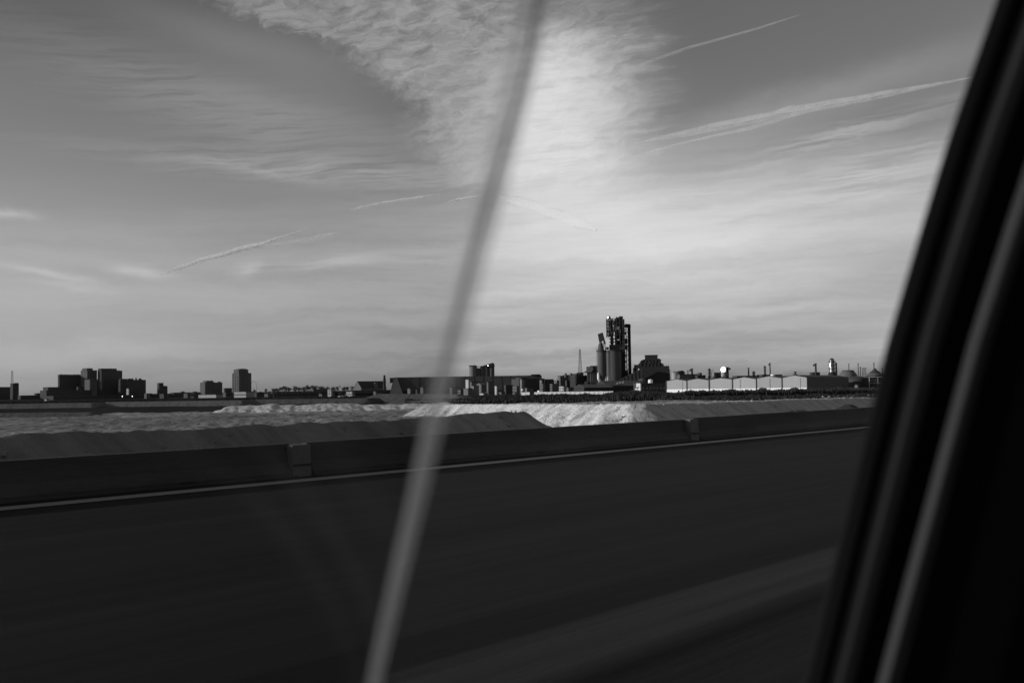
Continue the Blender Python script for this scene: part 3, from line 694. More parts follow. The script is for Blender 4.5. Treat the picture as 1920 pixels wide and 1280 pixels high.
for (a, b_, t_, Y, k, m_, lab) in ((271, 284, 737.5, 1500, .3, M_mid, 'dim grey house right below the jagged dark block'), (300, 318, 738.5, 1450, .4, M_dark, 'low dark house under the slender stepped tower'),
        (358, 376, 736.8, 1480, .3, M_dark, 'dark house between pale posted house and white building'), (418, 438, 735.8, 1440, .25, M_mid, 'dim house left of the white arcaded building'),
        (476, 494, 736, 1420, .3, M_dark, 'dark low house right of the white arcaded building'), (496, 512, 738, 1400, .4, M_mid, 'grey low house at the left end of the long dark shed'),
        (622, 634, 736, 1380, .4, M_dark, 'small dark house between white kiosk and white windowed building'), (598, 614, 738, 1330, .35, M_mid, 'small grey house left of the white kiosk'),
        (700, 716, 733.5, 1250, .3, M_mid, 'grey house in front of the smaller hall'), (764, 774, 728, 1150, .5, M_conc2, 'left pale pier of a grey pair before the great roof'), (776, 786, 729, 1150, .5, M_conc2, 'right pale pier of a grey pair before the great roof'), (788, 806, 726, 1160, .3, M_mid, 'wide grey annex before the great roof near the glass edge')):
    block('small_house', lab, 'house', a, b_, t_, Y, k, m_, dmin=5, group='small houses along the left skyline')
# lower sheds in the middle left
shed('long_shed', 'long dark shed under the tree row', 508, 616, 738, 733.5, 1450, .05, M_dark, M_dark, dmin=14)
block('shed', 'shed with a flat pale edged roof under the right of the tree row', 'shed', 576, 622, 729.5, 1500, .25, M_mid, roofm=M_roofg, dmin=10)
block('white_kiosk', 'narrow tall white building with two dark openings', 'building', 614.5, 622.5, 729.5, 1250, .78, M_light, dmin=3, win=('l', 1, 3, .2, .92))
block('white_building', 'low white building with small dark windows, left one of two', 'building', 634, 651, 741.8, 1150, .8, M_white, dmin=3, win=('l', 5, 1, .35, .8))
block('white_building', 'stepped white building right of the low windowed one', 'building', 648, 666, 738.5, 1160, .7, M_light, ((.0, .8, .05, .9, 734.5),), dmin=4, win=('l', 4, 1, .35, .8))
shed('long_shed', 'long low dark shed right of the white buildings', 662, 740, 737, 731.5, 1300, .04, M_dark, M_roof, dmin=16)
# hall with bevelled left end
root_, w_, d_, He, Hr = shed('hall', 'smaller dark roofed hall whose left end slopes and catches pale light', 664, 724, 727, 714.5, 1500, .22, M_conc2, M_roof, cat='hall', dmin=18)
MB().prism([(w_ * .50, He * .7), (w_ * .66, He * .7), (w_ * .62, Hr * .9), (w_ * .54, Hr * .9)], -1.2, 2).build('dormer', M_conc2, root_)
root_ = ground_root('kiln_stub', 'short dark tower stub beside the left end of the great roof', 'tower', 721, 1420)
hh = zz(721, 703, 1420) - G; MB().rev([(2.0, -.2), (2.0, hh - 6), (1.5, hh - 3.5), (1.5, hh - 1), (.9, hh)], seg=10).build('shaft', M_dark, root_)
MB().box(-2.6, 2.6, -2.6, 2.6, hh - 10, hh - 9.4).build('platform', M_conc2, root_)
# the great roof: ridge parallel to the view, pale hipped left end
Yh = 1300
root_ = thing('great_hall', 'enormous long dark hall roof with a pale gable at its left, spanning the centre', 'hall', (gx(742, Yh), Yh, G), -alpha(880) + R(2))
Lh = mY(1020 - 742, Yh, 880) * 1.0; Hr = zz(880, 704.8, Yh) - G; He = Hr * .22; dh = 58
mb = MB(); a = [(0, 0), (dh, 0), (dh, He), (dh * .62, Hr), (dh * .38, Hr), (0, He)]
va = [mb.b.verts.new((0, y, z)) for y, z in a]; vb = [mb.b.verts.new((Lh, y, z)) for y, z in a]
mb.b.faces.new(va); mb.b.faces.new(vb[::-1])
for i in range(6): mb.b.faces.new((va[i], vb[i], vb[(i + 1) % 6], va[(i + 1) % 6]))
mb.build('roof', M_dark, root_)
for i in range(16):
    x = Lh * (i + .5) / 16; MB().bar((x, -.3, He), (x, dh * .38, Hr + .15), .5).build('roof_rib', M_roof, root_)
mb = MB(); g0, g1_ = mY(-11, Yh), mY(15, Yh)
v = [mb.b.verts.new(p) for p in ((g0, -14, -.2), (g1_, -17, -.2), (1, 18, Hr), (-3, 18, Hr), (-8, -4, Hr * .45))]
mb.b.faces.new((v[0], v[1], v[2], v[3])); 
w2 = [mb.b.verts.new(p) for p in ((g0, 2, -.2), (g1_, 0, -.2), (1, 24, Hr), (-3, 24, Hr))]
mb.b.faces.new(w2[::-1])
for i in range(4): mb.b.faces.new((v[i], w2[i], w2[(i + 1) % 4], v[(i + 1) % 4]))
v[4].link_faces or mb.b.verts.remove(v[4])
mb.build('end_wall', M_conc, root_)
MB().box(-mY(12, Yh), mY(3, Yh), 19, 40, Hr * .70, Hr - .4).build('ridge_house', M_dark, root_)
MB().box(Lh * .93, Lh * .99, dh * .3, dh * .6, Hr + .02, Hr + 1.4).build('ridge_vent', M_roof, root_)
block('low_wing', 'lower dark wing at the right end of the great hall', 'building', 968, 1022, 710, 1280, .1, M_dark, ((.1, .35, .1, .8, 707.5),), dmin=20)
# silo group above the great roof
root_ = ground_root('silo_group', 'square headed group of dark silos standing above the great roof', 'silos', 903, 1520)
q0 = lambda px: mY(px - 903, 1520, 903)
def hz(py, Y=1520, px=903): return zz(px, py, Y) - G
for (a, b, t_, m_) in ((880, 895, 686, M_conc2), (893, 902, 690.5, M_conc), (901, 910, 686.5, M_conc), (908, 918, 686, M_conc), (917, 927.5, 687, M_conc)):
    cx, r = q0((a + b) / 2), mY(b - a, 1520, 903) / 2
    MB().rev([(r, 0), (r, hz(t_) - .6)], cx, 0, 18).build('silo', m_, root_, True)
    MB().rev([(r * 1.06, hz(t_) - .6), (r * 1.06, hz(t_)), (r * .5, hz(t_) + .6)], cx, 0, 18).build('silo_cap', M_dark, root_)
MB().box(q0(880.5), q0(894), -5, 5, hz(686), hz(684.6)).build('head_house', M_dark, root_)
MB().box(q0(894), q0(911), -2, 2, hz(687.6), hz(686.4)).build('bridge', M_conc2, root_)
MB().prism([(q0(907), hz(688)), (q0(928), hz(688)), (q0(928), hz(683.5)), (q0(925), hz(680)), (q0(912), hz(684)), (q0(907), hz(685))], -5, 5).build('conveyor_head', M_dark, root_)
MB().bar((q0(890), 0, hz(685)), (q0(890), 0, hz(682)), .5).build('pole', M_dark, root_)
M_gl = mat('sun_glinting_sheet', .8, rough=.42, var=0, metal=1.0)
def glint(parent, loc, w, h, name='reflecting_panel', rough=None):
    """polished sheet tilted so that the low sun is thrown back along the view, like the ones that flash in the photo"""
    wl = parent.matrix_world if False else None
    P_ = Vector(parent.location) + Matrix.Rotation(parent.rotation_euler.z, 3, 'Z') @ Vector(loc)
    nrm = (sd + (CAM - P_).normalized()).normalized()
    nl = Matrix.Rotation(-parent.rotation_euler.z, 3, 'Z') @ nrm
    mb = MB(); mb.box(-w / 2, w / 2, -.08, .08, -h / 2, h / 2); bmesh.ops.bevel(mb.b, geom=list(mb.b.edges), offset=min(w, h) * .08, segments=2, affect='EDGES') if False else None
    o = mb.build(name, M_gl, parent); o.location = loc
    o.rotation_euler = nl.to_track_quat('-Y', 'Z').to_euler(); return o
glint(root_, (q0(915.5), -5.6, hz(686)), 1.2, 1.0)

# ---------------------------------------------------------------- jumble of works buildings between the great hall and the cement plant
JG = 'small works buildings crowded below the great roof'
jum = [ # px0, px1, top, Y, k, mat, label, kind
 (843, 858, 727, 1130, .3, M_mid, 'grey windowed hut just right of the glass edge', ('l', 3, 2, .2, .9)),
 (858, 872, 731, 1120, .4, M_mid, 'low grey hut with pale posts right of the glass edge', ('l', 4, 1, .2, .8)),
 (873, 882, 711, 1210, .6, M_light, 'pale upright panel building under the silo group', None),
 (880, 906, 715.5, 1230, .15, M_conc2, 'wide grey upper box under the silo group', None),
 (869, 886, 728, 1100, .5, M_mid, 'grey stepped hut at the foot of the great roof', None),
 (884, 898, 723, 1110, .3, M_conc2, 'plain grey box with a sunlit roof lip', None),
 (899, 909, 736.5, 1080, .7, M_light, 'tiny pale hut right of the plain grey box', None),
 (909, 922, 735.8, 1080, .5, M_mid, 'tiny grey hut with pale front near the marsh', None),
 (912, 926, 716, 1210, .25, M_mid, 'grey tilted roofed box right of the silo group', None),
 (928, 933, 723, 1090, .6, M_light, 'slim pale pillar like building near the marsh', None),
 (935, 947, 735, 1080, .4, M_mid, 'small dim hut right of the slim pillar building', None),
 (946, 962, 722, 1200, .15, M_dark, 'dark square works block at middle of the jumble', None),
 (961, 975, 724, 1120, .55, M_mid, 'two storey house with pale balconies left of the white wall', ('l', 3, 2, .1, .85)),
 (975, 984, 710.5, 1230, .4, M_conc2, 'small grey box high under the great roof', None),
 (984, 1000, 727, 1140, .25, M_mid, 'dim low block above the left part of the white wall', None),
 (1012, 1018, 712, 1170, .6, M_conc2, 'slim pale tower house at right end of the great hall', None),
 (1013, 1023, 719, 1150, .5, M_mid, 'grey house below the slim pale tower house', ('l', 2, 2, .3, .9)),
 (1031, 1044, 719.5, 1160, .35, M_mid, 'grey panel house above the middle of the white wall', ('l', 4, 3, .2, .9)),
 (1048, 1060, 723.5, 1120, .7, M_light, 'white framed open house right of middle of the white wall', ('l', 2, 2, .15, .85)),
 (1062, 1078, 726, 1130, .3, M_mid, 'low dim block above the right half of the white wall', None),
 (1022, 1046, 711, 1300, .1, M_dark, 'low dark block between great hall and cement works', None),
 (1046, 1058, 704.5, 1270, .4, M_mid, 'left box of the grey stepped works house', None),
 (1056, 1067, 703, 1275, .45, M_mid, 'middle box of the grey stepped works house', None),
 (1066, 1077, 702.5, 1280, .4, M_mid, 'right box of the grey stepped works house', None),
 (1060, 1074, 713.5, 1240, .2, M_dark, 'dark annex below the grey stepped works house', None),
]
for (a, b, t_, Y, k, m_, lab, wn) in jum:
    block('works_building', lab, 'building', a, b, t_, Y, k, m_, group=JG, dmin=4, win=wn)
for px, tp, w_, lab in ((1061, 699.2, 4.5, 'left round vessel on the grey stepped works house'), (1071, 698.8, 4, 'right round vessel on the grey stepped works house')):
    tank(lab, px - w_ / 2, px + w_ / 2, tp, 1268, M_mid, .4, 'vessel', 'round_vessel', base=zz(px, 704.5, 1270) - 2)
root_ = ground_root('lamp_tank', 'little white round tank at the left end of the white wall', 'tank', 979.5, 1060)
MB().rev([(.9, 4.0), (1.3, 4.8), (1.1, 5.8), (0, 6.2)], seg=12).build('shell', M_white, root_, True); MB().bar((0, 0, -.2), (0, 0, 4.1), .5).build('post', M_mid, root_)
block('white_gatepost', 'small upright white gate hut just above the white wall', 'hut', 1007.5, 1011.5, 731.5, 1080, .85, M_white, dmin=2)
shed('works_shed', 'shed with a sunlit white roof glinting at right of the great hall', 1039, 1049, 713, 710.2, 1250, .5, M_mid, M_white, dmin=6)
shed('works_shed', 'grey gabled shed with pale front in the jumble', 893, 912, 722, 718, 1150, .5, M_mid, M_roofg, dmin=6)
# white boundary wall, one panel after the other
A_, B_ = Vector(ptY(977, 985)), Vector(ptY(1150, 925)); wl = thing('boundary_wall', 'long low whitewashed wall in front of the works buildings', 'wall', (A_.x, A_.y, G), math.atan2((B_ - A_).y, (B_ - A_).x))
L_ = (B_ - A_).length; np_ = 20; me = None; wm = mat('whitewash', .46, var=.28, scale=.5, stretch=(1, 1, .4))
for i in range(np_):
    if i == 2: continue
    x = L_ * i / np_
    if me is None: o = MB().box(0, L_ / np_ - .25, -.1, .1, -.2, 2.8).build('wall_panel', wm, wl); me = o.data
    else: o = bpy.data.objects.new('wall_panel', me); C.objects.link(o); o.parent = wl
    o.location = (x, 0, .06 * (i % 3))
me = None
for i in range(np_ + 1):
    if me is None: o = MB().box(-.16, .16, -.16, .16, -.2, 2.95).build('pier', M_conc2, wl); me = o.data
    else: o = bpy.data.objects.new('pier', me); C.objects.link(o); o.parent = wl
    o.location = (L_ * i / np_ - .12, 0, 0)

# ---------------------------------------------------------------- cement plant
YC = 1200
CP = 'cement plant'
def pxm(px, ref): return mY(px - ref, YC, ref)
def hC(py, px=1150): return zz(px, py, YC) - G
mast('tall tapering lattice mast left of the cement silos', 1088.5, 653, 1230, 7.5, 2.0, .42, 11, base=zz(1088, 706, 1230))
root_, w_, d_, h_ = block('transformer_house', 'dark ragged structure at the foot of the tall lattice mast', 'building', 1077, 1101, 704, 1225, .1, M_dark2, ((.1, .4, .1, .8, 700), (.5, .8, .2, .8, 698)), dmin=14)
for q in range(5): MB().bar((w_ * q / 5 + 1, -.6, h_ * .55), (w_ * q / 5 + 1, -.6, h_ + 1.5), .5).build('pipe', M_steel, root_)
# works building with pale sloping roof
root_ = ground_root('mill_building', 'mill building with a pale sloping roof left of the silos', 'building', 1109, YC + 10)
m9 = lambda px: pxm(px, 1109)
MB().box(m9(1101), m9(1122), 0, 22, -.2, hC(697)).build('wall', M_mid, root_)
MB().prism([(m9(1094), hC(697.2)), (m9(1110), hC(697.2)), (m9(1110), hC(695.2)), (m9(1100), hC(694))], -2, 20).build('lean_to_roof', M_conc2, root_)
MB().prism([(m9(1094), hC(697.0)), (m9(1106), hC(691.0)), (m9(1114), hC(691.0)), (m9(1108), hC(697.0))], -3, -.01).build('sloping_roof', M_conc2, root_)
MB().box(m9(1100), m9(1112), .02, 16, hC(696.9), hC(686)).build('upper_storey', M_conc2, root_)
MB().box(m9(1107), m9(1122), 1, 20, hC(696.9), hC(684.5)).build('head_house', M_dark, root_)
for q in (1103, 1107.5, 1112, 1116): MB().box(m9(q), m9(q + .7), -.4, 0, 0, hC(699)).build('pilaster', M_light if q == 1107.5 else M_conc, root_)
MB().box(m9(1096), m9(1102), -3, 4, -.2, hC(714)).build('annex', M_conc, root_)
# left silo with cone and leaning conveyor
root_ = ground_root('left_silo', 'left cement silo with a narrow cone top and a leaning conveyor head', 'silo', 1129.5, YC)
r = mY(17, YC, 1130) / 2
MB().rev([(r * .45, -.2), (r * .55, hC(712)), (r, hC(702)), (r, hC(659))], seg=28).build('silo_body', M_conc, root_, True)
MB().rev([(r * 1.1, hC(659)), (r * 1.14, hC(658.4)), (r * 1.14, hC(656.4)), (r * 1.02, hC(656))], seg=28).build('top_ring', M_dark, root_)
MB().rev([(r * .78, hC(656)), (r * .45, hC(645)), (r * .28, hC(642))], -r * .2, 0, 20).build('cone', M_conc, root_, True)
mb = MB(); x_ = lambda px: pxm(px, 1129.5)
mb.prism([(x_(1125.2), hC(641)), (x_(1129.3), hC(641.5)), (x_(1132.2), hC(637.5)), (x_(1134), hC(645)), (x_(1137.6), hC(644)), (x_(1132.2), hC(623)), (x_(1122.8), hC(626))], -3.5, 3.5); mb.build('conveyor_head', M_dark, root_)
for q in ((1127, 642, 1130, 657), (1130.5, 641, 1134, 657), (1136.6, 644, 1137.2, 657), (1134, 645, 1137, 657)):
    MB().bar((x_(q[0]), -2, hC(q[1])), (x_(q[2]), -2, hC(q[3])), .7).build('strut', M_dark, root_)
MB().box(x_(1132.6), x_(1133.6), -3, -2.3, hC(656), hC(643)).build('light_duct', M_conc2, root_)
for q in range(9):
    MB().rev([(r * 1.005, hC(664 + q * 4)), (r * 1.02, hC(664 + q * 4) - .15), (r * 1.02, hC(664.6 + q * 4))], seg=28).build('hoop', M_conc, root_)
MB().bar((x_(1119.6), 0, 0), (x_(1119.4), 0, hC(651)), .45).build('side_pole', M_conc2, root_)
MB().rev([(1.2, hC(712)), (1.6, hC(704)), (.8, hC(698))], -r * .8, -r * .8, 12).build('bypass_duct', M_white, root_)
# right silo with attached small cylinder
root_ = ground_root('right_silo', 'broad right cement silo below the preheater tower', 'silo', 1152, YC + 2)
r = mY(29, YC, 1152) / 2; x_ = lambda px: pxm(px, 1152)
MB().rev([(r, -.2), (r, hC(658.5))], 0, 0, 36).build('silo_body', M_conc, root_, True)
for q in range(15):
    MB().rev([(r * 1.002, hC(661 + q * 4)), (r * 1.012, hC(661 + q * 4) - .1), (r * 1.012, hC(661.4 + q * 4))], 0, 0, 36).build('hoop', M_conc, root_)
MB().rev([(r * 1.02, hC(658.5)), (r * 1.05, hC(658.3)), (r * 1.05, hC(656.6)), (r * .9, hC(656.4))], 0, 0, 36).build('top_ring', M_dark, root_)
MB().rev([(2.0, -.2), (2.0, hC(657.5)), (1.2, hC(656))], x_(1140.2), -r * .55, 16).build('stair_cylinder', M_paint, root_, True)
MB().bar((x_(1144), -r * .85, 0), (x_(1144), -r * .85, hC(659)), .8).build('down_pipe', M_dark2, root_)
for q in (1146, 1163): MB().bar((x_(q), -r * .9, 0), (x_(q), -r * .9, hC(660)), .4).build('down_pipe', M_conc, root_)
MB().rev([(1.4, -1.4), (2.1, 0), (1.4, 1.4), (0, 1.8)], 0, 0, 12).build('drive_pulley', M_dark2, root_).location = (x_(1140.4), -6, hC(653))
# preheater tower
root_ = ground_root('preheater_tower', 'tall ragged preheater tower of steel frames and vessels over the right silo', 'tower', 1155, YC + 6)
x_ = lambda px: pxm(px, 1155)
MB().box(x_(1144), x_(1171), -6, 14, hC(662), hC(646)).build('base_block', M_dark, root_)
MB().box(x_(1165.5), x_(1173), 0, 16, -.2, hC(598)).build('stair_core', M_dark2, root_)
# frame columns
for px, t0, t1 in ((1139.8, 632, 597.5), (1143.6, 632, 597), (1147, 648, 595), (1151, 648, 597), (1155.4, 648, 597), (1158, 648, 594), (1164, 648, 594), (1169.5, 660, 593.5), (1172.4, 660, 599)):
    for y_ in (-6, 8): MB().box(x_(px) - .55, x_(px) + .55, y_ - .5, y_ + .5, hC(t0), hC(t1)).build('frame_column', M_steel, root_)
for py in (601, 607, 614, 621, 628, 635, 641):
    MB().box(x_(1139.4) if py < 634 else x_(1144), x_(1173), -6.6, 8.6, hC(py + .35), hC(py - .35)).build('floor_slab', M_dark, root_)
    if py < 640: MB().bar((x_(1147), -6.2, hC(py)), (x_(1151), -6.2, hC(py + 6.5)), .4).build('brace', M_steel, root_)
    if py < 640: MB().bar((x_(1158), -6.2, hC(py)), (x_(1164), -6.2, hC(py + 6.5)), .45).build('brace', M_steel, root_)
# cyclones and ducts
for px, a, b_, rr_, m_ in ((1149.4, 598, 612, 2.5, M_dark), (1149.2, 616, 632, 2.6, M_dark), (1161, 596, 606, 3.0, M_dark), (1167, 599, 618, 2.9, M_dark), (1162, 616, 634, 2.8, M_dark), (1168, 624, 644, 2.9, M_dark2), (1149.5, 633, 650, 2.0, M_mid)):
    zt_, zb_ = hC(a), hC(b_)
    MB().rev([(.6, zb_), (rr_, zb_ + (zt_ - zb_) * .45), (rr_, zt_ - 1), (rr_ * .5, zt_)], x_(px), 0, 14).build('cyclone', m_, root_, True)
MB().box(x_(1144.6), x_(1146.6), -5, 7, hC(630), hC(600)).build('cladding_strip', M_mid, root_)
MB().box(x_(1147.2), x_(1151.0), 1, 3, hC(634), hC(599)).build('cladding_strip', M_dark, root_)
MB().box(x_(1156.0), x_(1158.4), -4, 6, hC(647), hC(598)).build('cladding_strip', M_dark, root_)
MB().box(x_(1163.0), x_(1170.6), -5, 7, hC(606), hC(593)).build('head_house', M_dark, root_)
MB().box(x_(1158.5), x_(1163.0), -4, 6, hC(601), hC(594.5)).build('head_house', M_dark, root_)
MB().box(x_(1143), x_(1147), -3, 3, hC(598), hC(592)).build('head_house', M_dark, root_)
MB().box(x_(1146), x_(1158), -1, 1, hC(597.5), hC(596.5)).build('top_beam', M_steel, root_)
MB().bar((x_(1159), 0, hC(596)), (x_(1153.6), 0, hC(603)), 1.4, 10).build('bent_duct', M_mid, root_)
MB().bar((x_(1153.6), 0, hC(603)), (x_(1153.6), 0, hC(621)), 1.2, 10).build('riser_duct', M_mid, root_)
MB().bar((x_(1141.6), -5, hC(598)), (x_(1141.6), -5, hC(630)), .8, 8).build('riser_duct', M_conc2, root_)
for py in (603, 609, 616, 624, 630): MB().box(x_(1139.6), x_(1144.4), -7, -5.6, hC(py), hC(py - 1.1)).build('landing', M_mid, root_)
glint(root_, (x_(1143.2), -6.9, hC(594.8)), 1.0, 1.2)
for a, b_, c0, c1 in ((1158.4, 1163.6, 605, 612), (1158.4, 1162.2, 622, 634), (1164.4, 1169.2, 606, 618), (1164.4, 1172, 620, 629), (1158.4, 1163.6, 637, 647), (1165, 1172, 634, 660), (1147.4, 1150.6, 604, 611), (1148, 1151, 620, 626), (1140.2, 1143.2, 618, 623)):
    MB().box(x_(a), x_(b_), 2, 6, hC(c1), hC(c0)).build('cladding_panel', M_dark, root_)
rq = random.Random(21)
for q in range(14):
    px = rq.uniform(1144, 1171); py = rq.uniform(600, 634); dxx = rq.choice((-2.2, 2.2, 0)); MB().bar((x_(px), -7.2, hC(py)), (x_(px + dxx), -7.2, hC(py + rq.uniform(4, 11))), rq.uniform(.35, .9), 7).build('process_pipe', rq.choice((M_steel, M_mid, M_dark)), root_)
for q in range(11):
    z0, z1 = hC(656 - q * 5), hC(651 - q * 5); MB().bar((x_(1170.6 if q % 2 else 1173), -7.4, z0), (x_(1173 if q % 2 else 1170.6), -7.4, z1), .5).build('stair_flight', M_steel, root_)
# elevator tower at the right
root_ = ground_root('elevator_tower', 'tall slim dark elevator tower with open lattice on its left', 'tower', 1179, YC + 12)
x_ = lambda px: pxm(px, 1179)
MB().box(x_(1178.9), x_(1184.6), 0, 9, -.2, hC(609)).build('shaft', M_dark2, root_)
MB().box(x_(1173.0), x_(1184.9), -1, 10, hC(612.5), hC(608)).build('head_house', M_dark2, root_)
MB().prism([(x_(1173.6), hC(607.9)), (x_(1184.7), hC(607.9)), (x_(1183), hC(606.6)), (x_(1174.8), hC(606.4))], 0, 9).build('head_roof', M_dark2, root_)
for px in (1173, 1176): MB().box(x_(px) - .45, x_(px) + .45, 0, 1, 0, hC(612)).build('frame_column', M_steel, root_)
mbz = MB()
for q in range(24):
    py = 613 + q * 4.4
    MB().bar((x_(1173), .5, hC(py)), (x_(1179.4), .5, hC(py)), .55).build('rung', M_steel, root_)
    mbz.bar((x_(1173 if q % 2 else 1179.4), .6, hC(py)), (x_(1179.4 if q % 2 else 1173), .6, hC(py + 4.4)), .55)
mbz.build('zigzag_bracing', M_steel, root_)
for a, b_ in ((621, 626), (634, 644), (646, 655), (664, 668), (676, 679), (694, 712)): MB().box(x_(1173.6), x_(1178.4 if b_ - a > 6 else 1176), .2, 5, hC(b_), hC(a)).build('cladding_panel', M_dark, root_)
# sloping conveyor and stepped grinding building
root_ = ground_root('covered_conveyor', 'dark covered conveyor climbing to the stepped building', 'conveyor', 1180, YC - 20)
x_ = lambda px: mY(px - 1180, YC - 20, 1180)
MB().prism([(x_(1160), 0), (x_(1204), 0), (x_(1204), hC(692)), (x_(1196), hC(696)), (x_(1160), hC(712))], 0, 8).build('gallery', M_dark, root_)
for q in range(6): MB().bar((x_(1163 + q * 7), -.3, 0), (x_(1163 + q * 7), -.3, hC(711 - q * 3)), .5).build('support', M_dark2, root_)
root_ = ground_root('grinding_building', 'big stepped dark grinding building right of the elevator tower', 'building', 1222, YC - 10)
x_ = lambda px: mY(px - 1222, YC - 10, 1222)
MB().box(x_(1200), x_(1255), 0, 40, -.2, hC(689)).build('lower_hall', M_dark2, root_)
MB().box(x_(1243), x_(1254.6), .5, 30, hC(689), hC(687.6)).build('roof_step', M_dark2, root_)
MB().prism([(x_(1196.5), hC(691)), (x_(1244), hC(691)), (x_(1243), hC(683)), (x_(1239.5), hC(681)), (x_(1240.6), hC(676)), (x_(1237), hC(673.6)), (x_(1233), hC(673.6)), (x_(1210), hC(674.5)), (x_(1203.5), hC(676.5)), (x_(1199), hC(683)), (x_(1195.5), hC(686.5))], 2, 26).build('upper_storey', M_dark2, root_)
MB().box(x_(1210.5), x_(1234), 4, 22, hC(674.6), hC(667.4)).build('head_house', M_dark2, root_)
MB().box(x_(1210), x_(1234.6), 3.6, 22.4, hC(667.4), hC(666.6)).build('head_roof', M_dark, root_)
for a, b_, t_ in ((1188, 1194, 690), (1190, 1197, 684.5), (1240, 1245, 684)): MB().box(x_(a), x_(b_), 3, 12, -.2 if a < 1200 else hC(690), hC(t_)).build('hopper', M_dark2, root_)
for px, py, w_, hgt in ((1201.5, 684.5, 1.0, 2.2), (1219, 683, 1.3, 2.6), (1224.5, 682.5, .9, 2.0), (1212, 680, .6, 1.4)):
    MB().box(x_(px), x_(px + w_), 1.4, 1.9, hC(py), hC(py) + hgt).build('pale_hatch', M_mid, root_)
MB().box(x_(1254.8), x_(1256.4), -1, 2, -.2, hC(694)).build('side_duct', M_conc2, root_)
for q in range(6): MB().bar((x_(1203 + 6.6 * q), 1.6, hC(689)), (x_(1206 + 6.4 * q), 1.6, hC(676)), .5).build('outer_brace', M_dark, root_)
# low roofs in front
shed('works_shed', 'long low shed with a grey pitched roof below the silos', 1094, 1150, 726.5, 720.5, 1060, .02, M_dark2, M_roofg, dmin=22)
shed('works_shed', 'low dark open shed with grey roof below the covered conveyor', 1136, 1212, 723, 713.5, 1090, .02, M_dark2, M_roofg, dmin=26)
tank('low dim domed tank behind the open shed roof', 1196, 1211, 709, 1130, M_mid, .3)
for k, (px, py) in enumerate(((1156.5, 717), (1162, 715.5), (1167, 715))):
    root_ = ground_root('roof_machine', ('pale machine at left on the open shed roof', 'pale machine in the middle on the open shed roof', 'pale machine at right on the open shed roof')[k], 'machine', px, 1098, base=zz(px, py + 3.2, 1098))
    MB().prism([(-1.6, 0), (1.6, 0), (1.2, 1.5), (.2, 1.9), (-.4, 1.1)], -1, 1).build('casing', M_light, root_); MB().bar((0, 0, 1.2), (1.8, 0, 2.4), .3).build('pipe', M_white, root_)
root_, w_, d_, h_ = block('white_house', 'small bright white house with a dark window, right of the open shed', 'house', 1193, 1202.5, 717.5, 1000, .8, M_paint, dmin=4)
for q in (-.8, .9): MB().box(-.12, .03, d_ * .5 + q - .5, d_ * .5 + q + .5, h_ * .45, h_ * .62).build('window', M_win, root_)
block('white_house', 'lower white porch left of the small bright white house', 'house', 1190.5, 1195.5, 727, 985, .8, M_paint, dmin=3, win=('l', 1, 1, .3, .75))
block('works_building', 'wide dark building with upright ribs right of the small white house', 'building', 1201, 1248.5, 718, 1010, .03, M_dark, group=JG, dmin=16, win=('f', 7, 1, .2, .8))
tank('little white tank on the wide dark building', 1215.5, 1224, 710.5, 1016, M_white, .22, base=zz(1220, 718, 1010) + .2, rail=True)

